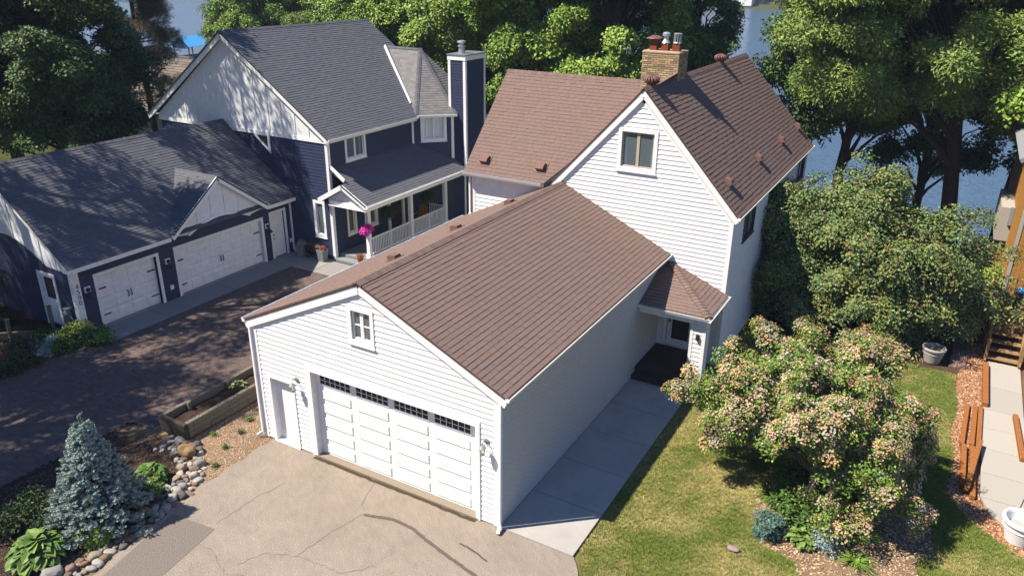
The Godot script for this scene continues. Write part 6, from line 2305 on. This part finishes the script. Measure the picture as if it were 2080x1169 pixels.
	# wooden stairs and landing
	var ws := thing("wooden_stairs", "weathered wooden stairs and landing with railing beside the cedar house", "stairs", Vector3(9.85, 0, -15.5))
	for i in 4:
		var y := .17 + i * .19
		var z := -.02 - i * .29
		for k in 2: bx("tread", ws, Vector3(.05, y - .04, z - .14 - k * .145), Vector3(1.0, y, z - k * .145 - .005), M.deckwood, .006)
	for x in [0.0, 1.0]:
		m = MB.new()
		m.bar(Vector3(x + .02, .02, .05), Vector3(x + .02, .86, -1.2), .05, .26, Color.WHITE, UP)
		put("stringer", m, M.deckwood, ws)
		m = MB.new()
		m.bar(Vector3(x + .02, .75, -.02), Vector3(x + .02, 1.85, -1.3), .09, .05, Color.WHITE, XP)
		put("handrail", m, M.deckwood, ws)
		bx("post", ws, Vector3(x - .03, 0, -.1), Vector3(x + .07, .85, 0), M.deckwood)
		bx("post", ws, Vector3(x - .03, 0, -1.36), Vector3(x + .07, 1.85, -1.26), M.deckwood)
	bx("landing_frame", ws, Vector3(-.02, .66, -3.7), Vector3(1.7, .86, -1.3), M.deckwood)
	for i in 16: bx("deck_board", ws, Vector3(-.04, .865, -1.34 - i * .148 - .138), Vector3(1.72, .9, -1.34 - i * .148), M.deckwood, .005)
	for q in [[-.03, -3.7], [.9, -3.7]]: bx("post", ws, Vector3(q[0], 0, q[1]), Vector3(q[0] + .1, 1.9, q[1] + .1), M.deckwood)
	bx("rail", ws, Vector3(-.06, 1.86, -3.73), Vector3(1.7, 1.91, -3.58), M.deckwood)
	bx("rail", ws, Vector3(-.06, 1.86, -3.58), Vector3(.08, 1.91, -1.3), M.deckwood)
	for i in 7: bx("baluster", ws, Vector3(.22 + i * .22, .9, -3.67), Vector3(.26 + i * .22, 1.86, -3.63), M.deckwood)
	for i in 10: bx("baluster", ws, Vector3(0, .9, -3.4 + i * .21), Vector3(.04, 1.86, -3.36 + i * .21), M.deckwood)
	var bg := thing("upright_bag", "tall dark bag with blue top standing on the wooden landing", "bag", Vector3(10.65, .9, -18.6))
	m = MB.new()
	m.lathe(Transform3D(), [Vector2(0, 0), Vector2(.14, 0), Vector2(.15, .3), Vector2(.12, .62), Vector2(.13, .7)], 12)
	put("body", m, M.black, bg)
	m = MB.new()
	m.lathe(Transform3D(), [Vector2(.13, .7), Vector2(.14, .76), Vector2(.08, .86), Vector2(0, .88)], 12)
	put("top", m, M.blueroof, bg)
	# cedar house at the right edge
	var ch := thing("cedar_house", "orange cedar-sided house behind the wooden stairs", "house", Vector3(10.2, 0, -19.6))
	bx("wall", ch, Vector3(.03, -.3, -11), Vector3(7, 6.5, -.03), M.cedar)
	for i in 46:
		bx("cedar_board", ch, Vector3(.08 + i * .15, -.2, -.03), Vector3(.08 + i * .15 + .143, 6.4, -.01 + rng.randf_range(-.003, .003)), M.cedar)
	bx("corner_board", ch, Vector3(-.03, -.2, -.12), Vector3(.08, 6.4, .02), M.pot)
	for s in [1, -1]:
		var ff := face_frame([Vector3(3.5 + s * 4.1, 6.2, .6), Vector3(3.5 + s * 4.1, 6.2, -11.6), Vector3(3.5, 9.0, -11.6), Vector3(3.5, 9.0, .6)])
		roof_node("roof", ch, ff.t, ff.poly, M.greyboard, .15)
	var bal := bx("balcony", ch, Vector3(-.45, 1.9, -7.5), Vector3(0.03, 3.3, -4.2), M.pot)
	bx("cloth", bal, Vector3(-.12, 2.6, -4.2), Vector3(.02, 3.35, -4.1), M.curtain)
